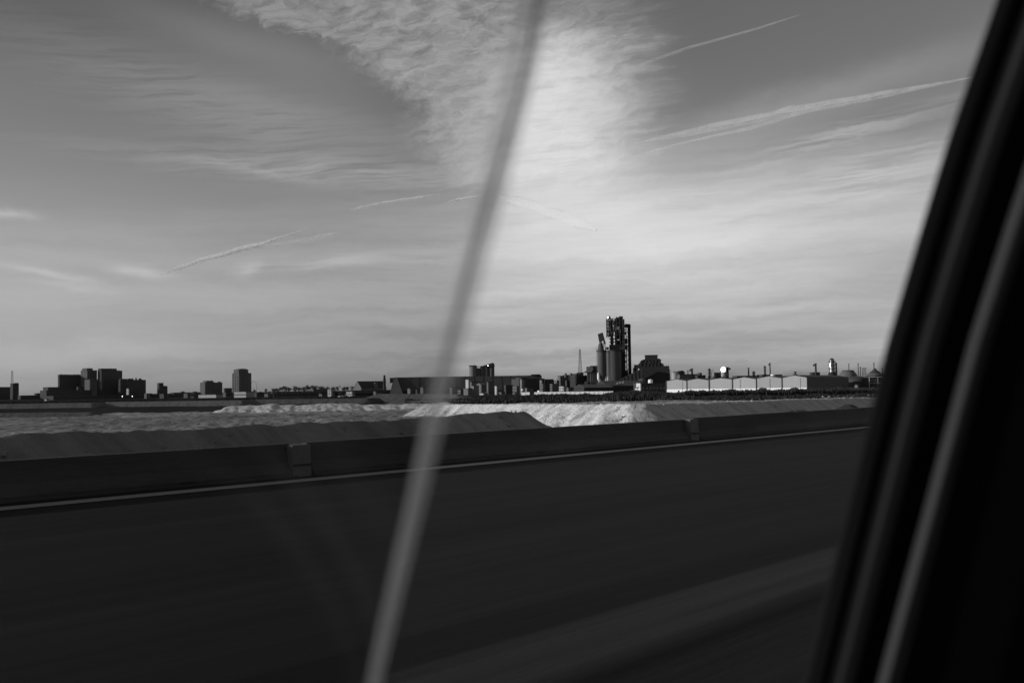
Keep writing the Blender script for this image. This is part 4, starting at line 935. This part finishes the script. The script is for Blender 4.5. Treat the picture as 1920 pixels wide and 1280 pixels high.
# ---------------------------------------------------------------- the row of six pale warehouses
Yw0 = 915; PHI = R(35)
edges = [1248.5, 1287.3, 1329.2, 1372.5, 1417.5, 1465.5, 1513]
P0 = Vector((gx(edges[0], Yw0), Yw0, 0)); rowd = Vector((math.cos(PHI), -math.sin(PHI), 0))
def hit(px):
    tx = gx(px, 1000) / 1000      # X = tx*Y
    t_ = (tx * P0.y - P0.x) / (rowd.x - tx * rowd.y); return t_
ts = [hit(e) for e in edges]
backd = Vector((-rowd.y, rowd.x, 0))
names = ['first', 'second', 'third', 'fourth', 'fifth']
eav = [714.8, 713.4, 711.8, 711.3, 709.6, 708.4]; rdg = [710.6, 709.7, 708.8, 707.0, 705.2, 703.6]
Hb, WL = 3.9, 118.0
for i in range(6):
    A_ = P0 + rowd * ts[i]; B_ = P0 + rowd * ts[i + 1]; w = (B_ - A_).length; Yc = (A_.y + B_.y) / 2
    xm = (edges[i] + edges[i + 1]) / 2
    He = zz(edges[i], eav[i], A_.y) - G; Hr = zz(xm, rdg[i], Yc) - G
    He = min(He, Hr - 1.2)
    lab = ('pale gabled warehouse, %s' % ('leftmost of the row of six with a dark door' if i == 0 else 'rightmost of the row of six, showing its long dark right side' if i == 5 else '%s from the left of the row of six' % names[i]))
    root = thing('warehouse', lab, 'warehouse', (A_.x, A_.y, G), math.atan2(rowd.y, rowd.x), 'row of six pale gabled warehouses')
    MB().box(.25, w - .25, -.12, WL, -.2, Hb).build('base_wall', M_white, root)
    MB().prism([(.15, Hb), (w - .15, Hb), (w - .15, He), (w / 2, Hr), (.15, He)], 0, WL).build('gable_wall', (M_gable, M_gable2, M_gable, M_gable3, M_gable2, M_gable)[i], root)
    t_ = .32
    MB().prism([(-.02, He - .05), (w / 2, Hr + .05), (w + .02, He - .05), (w + .02, He + t_), (w / 2, Hr + .05 + t_), (-.02, He + t_)], -.35, WL + .4).build('roof', M_roof, root)
    MB().box(.02, .5, -.6, -.13, 0, He).build('downpipe', M_dark, root)
    nn = int(w / 1.45); me = None                                # upright sheets of the gable, raised seams
    for q in range(1, nn):
        x = w * q / nn; zt = He + (Hr - He) * (1 - abs(x - w / 2) / (w / 2)) - .1
        o = MB().box(x - .05, x + .05, -.05, -.004, Hb, zt).build('sheet_seam', M_gable, root)
    MB().box(.2, w - .2, -.16, -.125, Hb - .05, Hb + .12).build('sill_flashing', M_mid, root)
    if i in (0, 1, 3, 4, 5):
        x = w * (.80, 0, 0, .34, .55, .74)[i] if i != 1 else w * .99
        MB().bar((x, -.3, 0), (x, -.3, He * .97), .2).build('lamp_pole', M_conc, root)
        if i == 3: MB().bar((x, -.3, He * .97), (x + 1.0, -.3, He * .99), .18).build('lamp_arm', M_mid, root)
    dxp = (.62, 0, .86, .60, .39, .10)[i]
    if dxp: MB().box(w * dxp - .75, w * dxp + .75, -.22, -.122, .05, 2.7).build('door', M_dark2, root)
    if i == 5:
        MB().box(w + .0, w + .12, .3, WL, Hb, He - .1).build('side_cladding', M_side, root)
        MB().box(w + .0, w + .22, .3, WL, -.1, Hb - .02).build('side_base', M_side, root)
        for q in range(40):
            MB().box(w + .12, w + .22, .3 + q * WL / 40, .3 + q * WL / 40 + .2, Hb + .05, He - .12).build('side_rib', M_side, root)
        for q in (.30, .33, .62, .66): MB().box(w + .22, w + .32, WL * q, WL * q + 2.6, 1.0, 2.9).build('side_window', M_dark2, root)
# low white wall at the foot of the right end
A_, B_ = Vector(ptY(1512, 760)), Vector(ptY(1700, 700)); wl = thing('boundary_wall', 'low white wall running behind the reeds at the right', 'wall', (A_.x, A_.y, G), math.atan2((B_ - A_).y, (B_ - A_).x))
L_ = (B_ - A_).length; me = None
for i in range(14):
    if me is None: o = MB().box(0, L_ / 14 - .15, -.1, .1, -.2, 2.1).build('wall_panel', M_white, wl); me = o.data
    else: o = bpy.data.objects.new('wall_panel', me); C.objects.link(o); o.parent = wl
    o.location = (L_ * i / 14, 0, .05 * (i % 2))

# ---------------------------------------------------------------- plant behind the warehouses
YB = 1120
tank('pale ribbed tank building at the left behind the warehouses', 1260, 1273, 698, YB, M_light, .1)
block('plant_building', 'dark building with a rounded hut behind the first warehouse', 'building', 1268, 1284, 696.5, YB + 15, .12, M_dark, ((.55, .9, .1, .8, 694.4),), dmin=8)
block('plant_building', 'low wide dark plant block behind the second warehouse', 'building', 1273, 1310, 701.5, YB - 10, .05, M_mid, group=JG, dmin=14)
block('plant_building', 'smaller dark plant block with a little hut behind the second warehouse', 'building', 1307, 1323, 703.5, YB - 12, .08, M_dark, ((.4, .65, .2, .7, 698.5),), dmin=10)
stack('short thin chimney on the plant behind the second warehouse', 1290.3, 694, YB, 2.0)
stack('stout dark chimney with a side platform behind the second warehouse', 1298, 690.5, YB, 4.0, side=-1, m=M_dark)
column('lattice clad column behind the second warehouse gable', 1330.5, 690, YB, 4.2, rings=5)
for k, px in enumerate((1334.5, 1337.5, 1341)):
    stack(('left', 'middle', 'right')[k] + ' one of three needle thin poles beside the glaring tank', px, (693, 690, 695)[k], YB, .7, cap=False, cat='pole', name='thin_pole', group='needle thin poles by the glaring tank', m=M_dark)
tank('slim pale tank left of the glaring one', 1336.5, 1341, 700, YB - 6, M_light, .1)
block('plant_building', 'dark square plant box left of the glaring tank', 'building', 1343, 1353, 698.5, YB, .2, M_dark, dmin=6)
tank('pale ringed tank directly under the glare of the sun', 1352.5, 1363, 697.5, YB, M_light, .06, rail=True)
root_ = ground_root('glaring_drum', 'polished drum blazing white in the sun behind the third warehouse', 'drum', 1357.3, YB - 4, base=zz(1357, 697.6, YB))
Rd = mY(9.5, YB, 1357) / 2; Hd = zz(1357, 687.8, YB) - root_.location.z
nl = Matrix.Rotation(-root_.rotation_euler.z, 3, 'Z') @ ((sd + (CAM - Vector(root_.location)).normalized()).normalized())
mb = MB(); g = bmesh.ops.create_cone(mb.b, cap_ends=True, segments=24, radius1=Rd, radius2=Rd, depth=2.2)
bmesh.ops.bevel(mb.b, geom=[e for e in mb.b.edges if len(e.link_faces) == 2 and abs(e.verts[0].co.z - e.verts[1].co.z) < .01], offset=.5, segments=3, affect='EDGES')
o = mb.build('polished_face', M_gl, root_, True); o.location = (0, 0, Hd * .5); o.rotation_euler = nl.to_track_quat('Z', 'X').to_euler()
MB().bar((0, 1.5, 0), (0, 1.5, Hd * .4), 1.6, 8).build('stand', M_mid, root_)
stack('dark fat chimney hard against the right of the glaring drum', 1364.8, 688, YB - 2, 4.6, m=M_dark2, side=1)
block('plant_building', 'long low dark roof behind the fourth warehouse', 'building', 1380, 1420, 704.5, YB - 30, .05, M_dark, dmin=10)
stack('plain straight chimney behind the fourth warehouse', 1404.2, 689.3, YB, 2.8, m=M_dark)
column('short column with a bright lit left side behind the fourth warehouse', 1413.6, 694.8, YB, 4.2, rings=2, m=M_mid)
column('slender banded column behind the fifth warehouse', 1434.6, 685, YB, 3.2, rings=5)
stack('tallest slim chimney, behind the fifth warehouse', 1444.7, 680, YB, 2.2, side=-1, m=M_dark)
block('plant_platform', 'flat dark deck beneath the slim chimneys behind the fifth warehouse', 'building', 1428, 1465, 701.8, YB - 8, .05, M_dark, dmin=12, parapet=False)
tank('little white tank on the flat dark deck', 1445.5, 1454, 701.3, YB - 20, M_white, .1)
root_ = ground_root('roof_ventilator', 'small mushroom ventilator on the last warehouse roof line', 'ventilator', 1491.5, YB - 60)
hv = zz(1491, 696.5, YB - 60) - G
MB().rev([(2.6, -.2), (2.4, hv - 3.0), (.9, hv - 2.8), (.9, hv - 1.2)], seg=12).build('pipe', M_dark, root_); MB().rev([(.9, hv - 1.2), (1.7, hv - 1.1), (1.5, hv - .2), (.3, hv)], seg=12).build('cap', M_dark, root_)
stack('bent topped dark chimney behind the long dark warehouse side', 1530.3, 681, YB, 3.6, m=M_dark, side=-1)
block('plant_building', 'low dark box at the foot of the bent topped chimney', 'building', 1524, 1537, 698, YB + 5, .1, M_dark, dmin=8)
rt = column('tall thick refinery column flashing in the sun right of the warehouses', 1561, 671, YB, 9.5, m=M_shiny, rings=6)
column('slimmer column attached right of the tall thick one', 1568.6, 679, YB + 3, 2.6, rings=5)
for py in (682.5, 686.2): glint(rt, (-2.2 + (py - 677) * .02, -3.4, zz(1560, py, YB) - G), 0.8, 0.8 if py != 682.5 else 1.1)
MB().rev([(4.6, 0), (4.6, zz(1561, 700, YB) - G), (3.4, zz(1561, 698.6, YB) - G)], seg=14).build('skirt', M_dark2, rt)
# domed tank, frame houses and stacks at the right
root_ = ground_root('domed_tank', 'large dark tank with sloping shoulders and a central pole', 'tank', 1590.5, YB - 40)
yd = YB - 40; hd = lambda py: zz(1590, py, yd) - G; q = lambda p: mY(p, yd, 1590)
MB().rev([(q(16), -.2), (q(15.4), hd(703)), (q(11.5), hd(697)), (q(9.4), hd(694.6)), (0, hd(693.4))], seg=28).build('shell', M_mid, root_, True)
MB().rev([(q(9.5), hd(694.9)), (q(9.9), hd(694.9)), (q(9.9), hd(693.9)), (q(9.5), hd(693.9))], seg=20).build('railing', M_dark2, root_)
MB().bar((q(1.8), 0, hd(695)), (q(1.8), 0, hd(681.2)), .9, 8).build('pole', M_dark, root_)
stack('thin stack left of the pair right of the domed tank', 1610, 680.8, YB, 1.6, m=M_mid)
stack('short thin stack right of the pair right of the domed tank', 1614, 687.5, YB, 1.6, m=M_mid)
root_ = ground_root('frame_tower', 'open grey steel frame right of the thin stacks', 'steel frame', 1621, YB); hf = zz(1621, 690.5, YB) - G
lattice(root_, 'bracing', mY(10, YB), mY(4.5, YB), 0, hf, 7, .5, M_mid); MB().box(-3, 3, -3, 3, hf, hf + .5).build('platform', M_mid, root_)
yd = YB - 60
root_ = ground_root('conical_house', 'broad house with tiered cone roof and a central pole at the far right', 'building', 1641, yd); hd = lambda py: zz(1641, py, yd) - G; q = lambda p: mY(p, yd, 1641)
MB().rev([(q(15), -.2), (q(15), hd(704))], seg=8).build('wall', M_dark, root_)
MB().rev([(q(15.6), hd(704)), (q(13.5), hd(700.8)), (q(10), hd(699.4)), (q(9.5), hd(699))], seg=16).build('roof', M_roofg, root_)
MB().rev([(q(9.2), hd(699)), (q(8), hd(697)), (q(4), hd(694)), (q(2), hd(691)), (0, hd(690))], seg=16).build('upper_roof', M_dark, root_)
MB().bar((-q(1.2), 0, hd(692)), (-q(1.2), 0, hd(679.3)), 1.0, 8).build('pole', M_dark, root_)
root_ = ground_root('frame_house', 'house of pale concrete frames with dark openings beside the pillar', 'building', 1647, 930); yd = 930; hd = lambda py: zz(1647, py, yd) - G; q = lambda p: mY(p - 1647, yd, 1647)
MB().box(q(1631), q(1680), 2, 12, -.2, hd(705)).build('core', M_dark, root_)
for a in (1631.5, 1645.5, 1661, 1676): MB().box(q(a), q(a + 1.3), -1, 2, -.2, hd(706)).build('frame_post', M_light, root_)
for py in (706, 717.8): MB().box(q(1631), q(1680), -1.2, 2.1, hd(py + 1.0), hd(py)).build('frame_beam', M_light, root_)
for a in (1634, 1649, 1664): MB().box(q(a), q(a + 9.5), 1.6, 1.98, hd(715.5), hd(709.5)).build('window', M_win, root_)
for a in range(14): MB().bar((q(1631.5 + a * 3.4), -1, hd(705.8)), (q(1631.5 + a * 3.4), -1, hd(704.3)), .12).build('railing_post', M_mid, root_)
tank('broad dark round tank between warehouse and frame house', 1588, 1627, 704.5, 960, M_dark, .12)
root_ = ground_root('white_hopper', 'small white curved machine at the foot of the broad round tank', 'machine', 1605, 880); q = lambda p: mY(p, 880, 1605)
MB().rev([(q(3.0), 0), (q(1.4), 1.4), (q(3.4), 3.0), (q(2.6), 4.4), (q(1.0), 5.4)], seg=12).build('drum', M_white, root_, True); MB().bar((0, 0, 4.4), (q(5), 0, 5.2), .5).build('chute', M_light, root_)
for k, px in enumerate((1655, 1663)): stack('faint stack at the right edge, %s' % ('left one' if not k else 'right one'), px, 690 - k * 3, YB + 40, 2, m=M_mid, group='faint stacks by the pillar')

# two tiny bright dots below the tower blocks, drawn as glowing boxes on poles
for k, (px, py) in enumerate(((229.3, 743), (248.2, 743))):
    root_ = ground_root('bright_dot', ('left', 'right')[k] + ' one of two tiny bright dots below the jagged dark block', 'bright_dot', px, 1450, 'tiny bright dots below the tower blocks')
    hf = zz(px, py, 1450) - G; MB().bar((0, 0, -.2), (0, 0, hf - .4), .3).build('mast', M_steel, root_)
    m = MATS.get('dot_glow') or bpy.data.materials.new('dot_glow'); MATS['dot_glow'] = m; m.use_nodes = True
    pb = m.node_tree.nodes['Principled BSDF']; pb.inputs['Emission Color'].default_value = (1, 1, 1, 1); pb.inputs['Emission Strength'].default_value = 6
    MB().box(-.45, .45, -.3, .3, hf - .4, hf + .7).build('glowing_box', m, root_)

# ---------------------------------------------------------------- reeds and scrub in front of the works
def reeds(name, label, n, fx, fy, hfun, wid, m, seed):
    rnd = random.Random(seed); vs, fs = [], []
    for i in range(n):
        Y = fy(rnd); px = fx(rnd); x = gx(px, Y); h = hfun(px, Y, rnd)
        if h <= 0: continue
        w = wid * rnd.uniform(.6, 1.4); a = rnd.uniform(0, math.pi); c_, s_ = math.cos(a) * w, math.sin(a) * w
        k = len(vs); l1, l2 = rnd.uniform(-.3, .3) * h * .4, rnd.uniform(-.3, .3) * h * .4
        vs += [(x - c_, Y - s_, G - .2), (x + c_, Y + s_, G - .2), (x + c_ * .7 + l1 * .5, Y + s_ * .7, G + h * .6), (x + l1, Y + l2, G + h)]
        fs += [(k, k + 1, k + 2, k + 3)]
    me = bpy.data.meshes.new(name); me.from_pydata(vs, [], fs); me.update(); me.materials.append(m)
    o = bpy.data.objects.new(name, me); C.objects.link(o); return tag(o, label, kind='stuff')
M_reed = mat('dark_reeds', .036, var=.55, scale=.05, rough=.95, spec=0.0)
M_scrub = mat('dark_scrub', .030, var=.55, scale=.06, rough=.95, spec=0.0)
def hre(px, Y, r):
    b = 3.6 + 1.6 * noise.noise(Vector((px * .05, 0, 2))) + 1.0 * noise.noise(Vector((px * .3, 0, 5)))
    if px < 1300: b *= .25 + .75 * max(0, (px - 1240) / 60)
    return b * r.uniform(.5, 1.1)
reeds('reed_bed', 'dark upright reeds standing in front of the warehouses', 70000, lambda r: r.uniform(1245, 1760), lambda r: r.uniform(610, 735), hre, .26, M_reed, 1)
def hsc(px, Y, r):
    b = 1.5 + 1.6 * noise.noise(Vector((px * .03, Y * .006, 7))) + .9 * noise.noise(Vector((px * .16, Y * .02, 3)))
    if 1135 < px < 1260: b += 2.1 * math.exp(-((px - 1195) / 45) ** 2)
    if 1300 < px: b *= .6
    return b * r.uniform(.3, 1.1)
reeds('scrub', 'dark low scrub covering the marsh between salt field and works', 90000, lambda r: r.uniform(760, 1760), lambda r: 470 + 400 * r.random() ** .8, hsc, .55, M_scrub, 2)
reeds('scrub', 'dark low scrub on the marsh at the left beyond the dykes', 14000, lambda r: r.uniform(-60, 800), lambda r: r.uniform(640, 1150), lambda px, Y, r: r.uniform(.3, 1.3), .9, M_scrub, 3)
rnd = random.Random(8); me = None
for k in range(14):
    px = 1535 + k * 9.3 + rnd.uniform(-2, 2); p_ = ptY(px, 500 + rnd.uniform(-8, 8))
    if me is None: o = MB().ico((0, 0, .3), 1.1, .9, .8, .5, 3, 2).build('boulder', M_light); me = o.data
    else: o = bpy.data.objects.new('boulder', me); C.objects.link(o)
    o.location = (p_[0], p_[1], G + .2); s_ = rnd.uniform(.4, .8); o.scale = (s_ * 1.3, s_, s_ * .8); o.rotation_euler = (0, 0, rnd.uniform(0, 6))
    tag(o, 'pale boulder in the loose line along the foot of the reeds at right', 'boulder', 'pale boulders along the foot of the reeds')

# ---------------------------------------------------------------- contrails: real thin clouds of ice at cruising height
def contrail(label, pts, wpx, dens, alt=9500.0, seed=0.0):
    """pts in the photo give the bearing; each is laid at altitude alt"""
    P_ = []
    for x, y in pts:
        d = ray(x, y); P_.append(CAM + d * ((alt - CAMZ) / d.z))
    n = 60; vs, fs = [], []; seg = 10; path = []
    for i in range(n + 1):
        f = i / n * (len(P_) - 1); k = min(int(f), len(P_) - 2); g_ = f - k
        path.append(P_[k].lerp(P_[k + 1], g_))
    for i, p in enumerate(path):
        f = i / n; tdir = (path[min(i + 1, n)] - path[max(i - 1, 0)]).normalized()
        dist = p.length; w = wpx(f) / FPX * dist * .5
        w *= 1 + .28 * noise.noise(Vector((i * .16, seed, 0))) + .05 * noise.noise(Vector((i * .9, seed, 4)))
        w = max(w, 2) * min(1, .15 + 5 * f) * min(1, .15 + 5 * (1 - f))
        up = Vector((0, 0, 1)); sdv = tdir.cross(up).normalized(); u2 = sdv.cross(tdir)
        off = up * w * .2 * noise.noise(Vector((i * .14, seed, 9)))
        for q in range(seg):
            a_ = 2 * math.pi * q / seg; vs.append(p + off + sdv * math.cos(a_) * w * 1.5 + u2 * math.sin(a_) * w)
    for i in range(n):
        for q in range(seg): k = i * seg; r_ = (q + 1) % seg; fs.append((k + q, k + r_, k + seg + r_, k + seg + q))
    fs.append(list(range(seg))[::-1]); fs.append([n * seg + q for q in range(seg)])
    org = path[n // 2]
    me = bpy.data.meshes.new('contrail'); me.from_pydata([v - org for v in vs], [], fs); me.update()
    m = bpy.data.materials.new('ice_cloud'); m.use_nodes = True; m.node_tree.nodes.clear(); t = NT(m.node_tree)
    for p in me.polygons: p.use_smooth = True
    tr = t.n('ShaderNodeBsdfTransparent'); df = t.n('ShaderNodeBsdfDiffuse'); df.inputs[0].default_value = (.90, .90, .90, 1)
    tl_ = t.n('ShaderNodeBsdfTranslucent'); tl_.inputs[0].default_value = (.90, .90, .90, 1)
    nv = t.n('ShaderNodeCombineXYZ')                      # ice scatters alike to all sides: one common normal
    for q_, v_ in enumerate((-.53, -.30, .79)): nv.inputs[q_].default_value = v_
    t.t.links.new(nv.outputs[0], df.inputs['Normal']); t.t.links.new(nv.outputs[0], tl_.inputs['Normal'])
    tl_.inputs[0].default_value = (.5, .5, .5, 1)
    ms = t.n('ShaderNodeAddShader'); t.t.links.new(df.outputs[0], ms.inputs[0]); t.t.links.new(tl_.outputs[0], ms.inputs[1])
    geo = t.n('ShaderNodeNewGeometry'); dp = t.n('ShaderNodeVectorMath', operation='DOT_PRODUCT')
    t.t.links.new(geo.outputs['Normal'], dp.inputs[0]); t.t.links.new(geo.outputs['Incoming'], dp.inputs[1])
    thick = t.m('ABSOLUTE', E(t, dp.outputs['Value'])).pow(1.5)          # ice met along the line of sight: thin at the rims
    tcn = t.n('ShaderNodeTexCoord'); wisp = t.noise(tcn.outputs['Object'], 1 / 700.0, 5, .65)
    al = (thick * dens * t.sm(wisp, .30, .62, .42, 1.0)).clamp()
    mx = t.n('ShaderNodeMixShader'); t.put(mx.inputs[0], al); t.t.links.new(tr.outputs[0], mx.inputs[1]); t.t.links.new(ms.outputs[0], mx.inputs[2])
    o_ = t.n('ShaderNodeOutputMaterial'); t.t.links.new(mx.outputs[0], o_.inputs['Surface']); me.materials.append(m)
    o = bpy.data.objects.new('contrail', me); C.objects.link(o); o.location = org
    return tag(o, label, 'contrail')
lin = lambda a, b: (lambda f: a + (b - a) * f)
contrail('short thick bright contrail low in the left half of the sky', [(300, 516), (330, 505), (380, 488), (450, 468), (500, 455), (575, 429)], lambda f: 5 + 7 * math.sin(math.pi * f) * (.4 + .8 * f), 1.35, seed=1)
contrail('thin contrail left of the glass edge', [(655, 394), (720, 380), (825, 364)], lin(6, 5), .60, seed=2)
contrail('tiny contrail stub touching the left of the glass edge', [(828, 384), (860, 374), (905, 367)], lin(5, 6), .60, seed=3)
contrail('fading broad contrail going down to the right from the glass edge', [(930, 366), (980, 380), (1060, 408), (1120, 432)], lin(18, 24), .45, seed=4)
contrail('upper thin contrail right of the glass edge, rising to the right', [(1130, 150), (1200, 122), (1290, 90), (1420, 54), (1500, 28)], lin(6, 3), .20, seed=5)
contrail('main broad contrail across the right half, ending at the pillar', [(1180, 271), (1300, 247), (1420, 222), (1500, 206), (1640, 180), (1850, 140)], lambda f: 8 + 9 * math.sin(math.pi * f), .24, seed=6)
contrail('thin twin contrail just below the main broad one', [(1160, 300), (1290, 266), (1400, 242), (1500, 214)], lin(4, 8), .22, seed=7)
contrail('faint contrail below the short thick one on the left', [(455, 470), (560, 452), (640, 436)], lin(6, 11), .36, seed=8)

# ---------------------------------------------------------------- the car's own window: glass, pale glass edge, black pillar
def plane_pt(px, py, dist):          # point on the vertical plane parallel to the road, dist metres from the camera
    d = ray(px, py); return CAM + d * (dist / d.dot(N))
def rad_pt(px, py, Y): d = ray(px, py); return CAM + d * (Y / -(ROT.transposed() @ d).z)
car = thing('car_door', 'black blurred door pillar and tinted side window of the car we sit in', 'car door', (0, 0, 0))
def glassmat(name, tcol, refl, refl_arcs=None):
    m = bpy.data.materials.new(name); m.use_nodes = True; m.node_tree.nodes.clear(); t = NT(m.node_tree)
    tr = t.n('ShaderNodeBsdfTransparent'); tr.inputs[0].default_value = (tcol, tcol, tcol, 1)
    gl = t.n('ShaderNodeBsdfGlossy'); gl.inputs['Color'].default_value = (1, 1, 1, 1); gl.inputs['Roughness'].default_value = 0.0
    mx = t.n('ShaderNodeMixShader'); mx.inputs[0].default_value = refl
    t.t.links.new(tr.outputs[0], mx.inputs[1]); t.t.links.new(gl.outputs[0], mx.inputs[2])
    out = mx
    if refl_arcs:  # curved interior reflections painted into the pane as faint diffuse arcs
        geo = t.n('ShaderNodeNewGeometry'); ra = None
        for (c, rad, wd, k) in refl_arcs:
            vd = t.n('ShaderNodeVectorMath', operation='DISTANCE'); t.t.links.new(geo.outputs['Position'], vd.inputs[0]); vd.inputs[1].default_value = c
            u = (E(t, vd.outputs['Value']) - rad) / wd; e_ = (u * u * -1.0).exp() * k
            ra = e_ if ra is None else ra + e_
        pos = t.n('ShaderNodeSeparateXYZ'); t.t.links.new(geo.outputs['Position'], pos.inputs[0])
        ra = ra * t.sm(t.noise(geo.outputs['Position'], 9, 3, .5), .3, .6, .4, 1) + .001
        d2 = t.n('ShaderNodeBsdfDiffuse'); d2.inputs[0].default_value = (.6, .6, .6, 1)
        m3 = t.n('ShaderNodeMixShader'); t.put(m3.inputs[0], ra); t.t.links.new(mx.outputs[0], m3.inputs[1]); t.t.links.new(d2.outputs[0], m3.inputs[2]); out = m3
    o = t.n('ShaderNodeOutputMaterial'); t.t.links.new(out.outputs[0], o.inputs[0]); return m
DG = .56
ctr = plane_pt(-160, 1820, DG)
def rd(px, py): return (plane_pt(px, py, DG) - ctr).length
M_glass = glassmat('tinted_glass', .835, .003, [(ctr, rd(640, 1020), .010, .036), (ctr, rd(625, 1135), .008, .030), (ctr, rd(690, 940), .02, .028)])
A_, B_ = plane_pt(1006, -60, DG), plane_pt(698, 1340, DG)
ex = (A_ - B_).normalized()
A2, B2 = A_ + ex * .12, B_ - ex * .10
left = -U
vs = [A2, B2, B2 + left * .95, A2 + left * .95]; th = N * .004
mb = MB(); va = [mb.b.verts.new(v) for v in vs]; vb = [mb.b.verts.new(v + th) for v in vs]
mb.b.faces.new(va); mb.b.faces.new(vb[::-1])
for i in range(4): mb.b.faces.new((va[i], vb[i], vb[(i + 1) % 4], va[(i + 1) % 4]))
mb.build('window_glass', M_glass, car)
# rounded pale edge strip of the glass
m = bpy.data.materials.new('frosted_glass_edge'); m.use_nodes = True; m.node_tree.nodes.clear(); t = NT(m.node_tree)
tr = t.n('ShaderNodeBsdfTransparent'); tr.inputs[0].default_value = (.98, .98, .98, 1)
df = t.n('ShaderNodeBsdfDiffuse'); df.inputs[0].default_value = (.66, .66, .66, 1); tl_ = t.n('ShaderNodeBsdfTranslucent'); tl_.inputs[0].default_value = (.60, .60, .60, 1)
ad = t.n('ShaderNodeMixShader'); t.t.links.new(df.outputs[0], ad.inputs[1]); t.t.links.new(tl_.outputs[0], ad.inputs[2])
mx = t.n('ShaderNodeMixShader'); mx.inputs[0].default_value = .33; t.t.links.new(tr.outputs[0], mx.inputs[1]); t.t.links.new(ad.outputs[0], mx.inputs[2])
o_ = t.n('ShaderNodeOutputMaterial'); t.t.links.new(mx.outputs[0], o_.inputs[0]); M_edge = m
edge_line = [(1010, -60), (980, 120), (946, 270), (914, 400), (889, 500), (862, 600), (838, 690), (815, 790), (790, 900), (766, 1000), (740, 1110), (712, 1230), (690, 1340)]
def loft(name, left_pts, right_pts, Yd, bulge, m, parent, seg=8, back=.02, wfun=None):
    rows = []; mb = MB(); n = 26
    def ev(P, y):
        for (xa, ya), (xb, yb) in zip(P, P[1:]):
            if ya <= y <= yb: return xa + (xb - xa) * (y - ya) / (yb - ya)
        return P[-1][0]
    y0, y1 = left_pts[0][1], left_pts[-1][1]
    for i in range(n + 1):
        y = y0 + (y1 - y0) * i / n; a, b = ev(left_pts, y), ev(right_pts, y); r_ = []
        for k in range(seg + 1):
            t_ = k / seg; r_.append(mb.b.verts.new(rad_pt(a + (b - a) * t_, y, Yd - bulge * math.sin(math.pi * t_))))
        r_.append(mb.b.verts.new(rad_pt(b, y, Yd) + (CAM - rad_pt(b, y, Yd)).normalized() * -back)); r_.append(mb.b.verts.new(rad_pt(a, y, Yd) + (CAM - rad_pt(a, y, Yd)).normalized() * -back))
        rows.append(r_)
    for A, B in zip(rows, rows[1:]):
        for k in range(len(A)): j = (k + 1) % len(A); mb.b.faces.new((A[k], A[j], B[j], B[k]))
    mb.b.faces.new(rows[0]); mb.b.faces.new(rows[-1][::-1])
    return mb.build(name, m, parent, True)
loft('glass_edge', [(x - 34 + 25 * (y + 60) / 1400, y) for x, y in edge_line], [(x + 30 - 21 * (y + 60) / 1400, y) for x, y in edge_line], .72, .004, M_edge, car, back=.006)
M_thread = mat('dark_thread_seal', .03, rough=.8, var=0)
tl2 = [(1016, -20), (985, 130), (939, 300), (884, 480), (845, 640), (813, 760), (795, 830), (776, 900)]
loft('edge_seal_thread', [(x - 5, y) for x, y in tl2], [(x + 5 - max(0, (y - 500) / 90), y) for x, y in tl2], .79, .002, M_thread, car, back=.002)
PL = [(1897, -80), (1872, 0), (1834, 110), (1780, 270), (1732, 430), (1671, 640), (1628, 820), (1590, 980), (1556, 1120), (1518, 1280), (1496, 1370)]
sh = lambda o0, o1: [(x + o0 + (o1 - o0) * (y + 80) / 1450, y) for x, y in PL]
M_chan = mat('dark_channel_trim', .045, rough=.7, var=.2, scale=6, spec=.1)
M_ridge = mat('satin_trim_ridge', .028, rough=.5, var=.15, scale=5, spec=.2)
M_lip = mat('seal_lip', .010, rough=.8, var=.1, spec=.05)
loft('seal_lip', sh(-3, -12), sh(4, 14), 1.27, .004, M_lip, car)
loft('rubber_seal', sh(2, 4), sh(56, 38), 1.25, .010, M_rub, car)
loft('trim_channel', sh(52, 32), sh(106, 82), 1.25, .008, M_chan, car)
loft('rubber_groove', sh(100, 76), sh(166, 124), 1.26, .002, M_rub, car)
loft('trim_ridge', sh(166, 124), sh(210, 164), 1.22, .018, M_ridge, car)
loft('pillar_panel', sh(206, 166), [(x + 620, y) for x, y in PL], 1.26, .002, M_rub, car, back=.05)
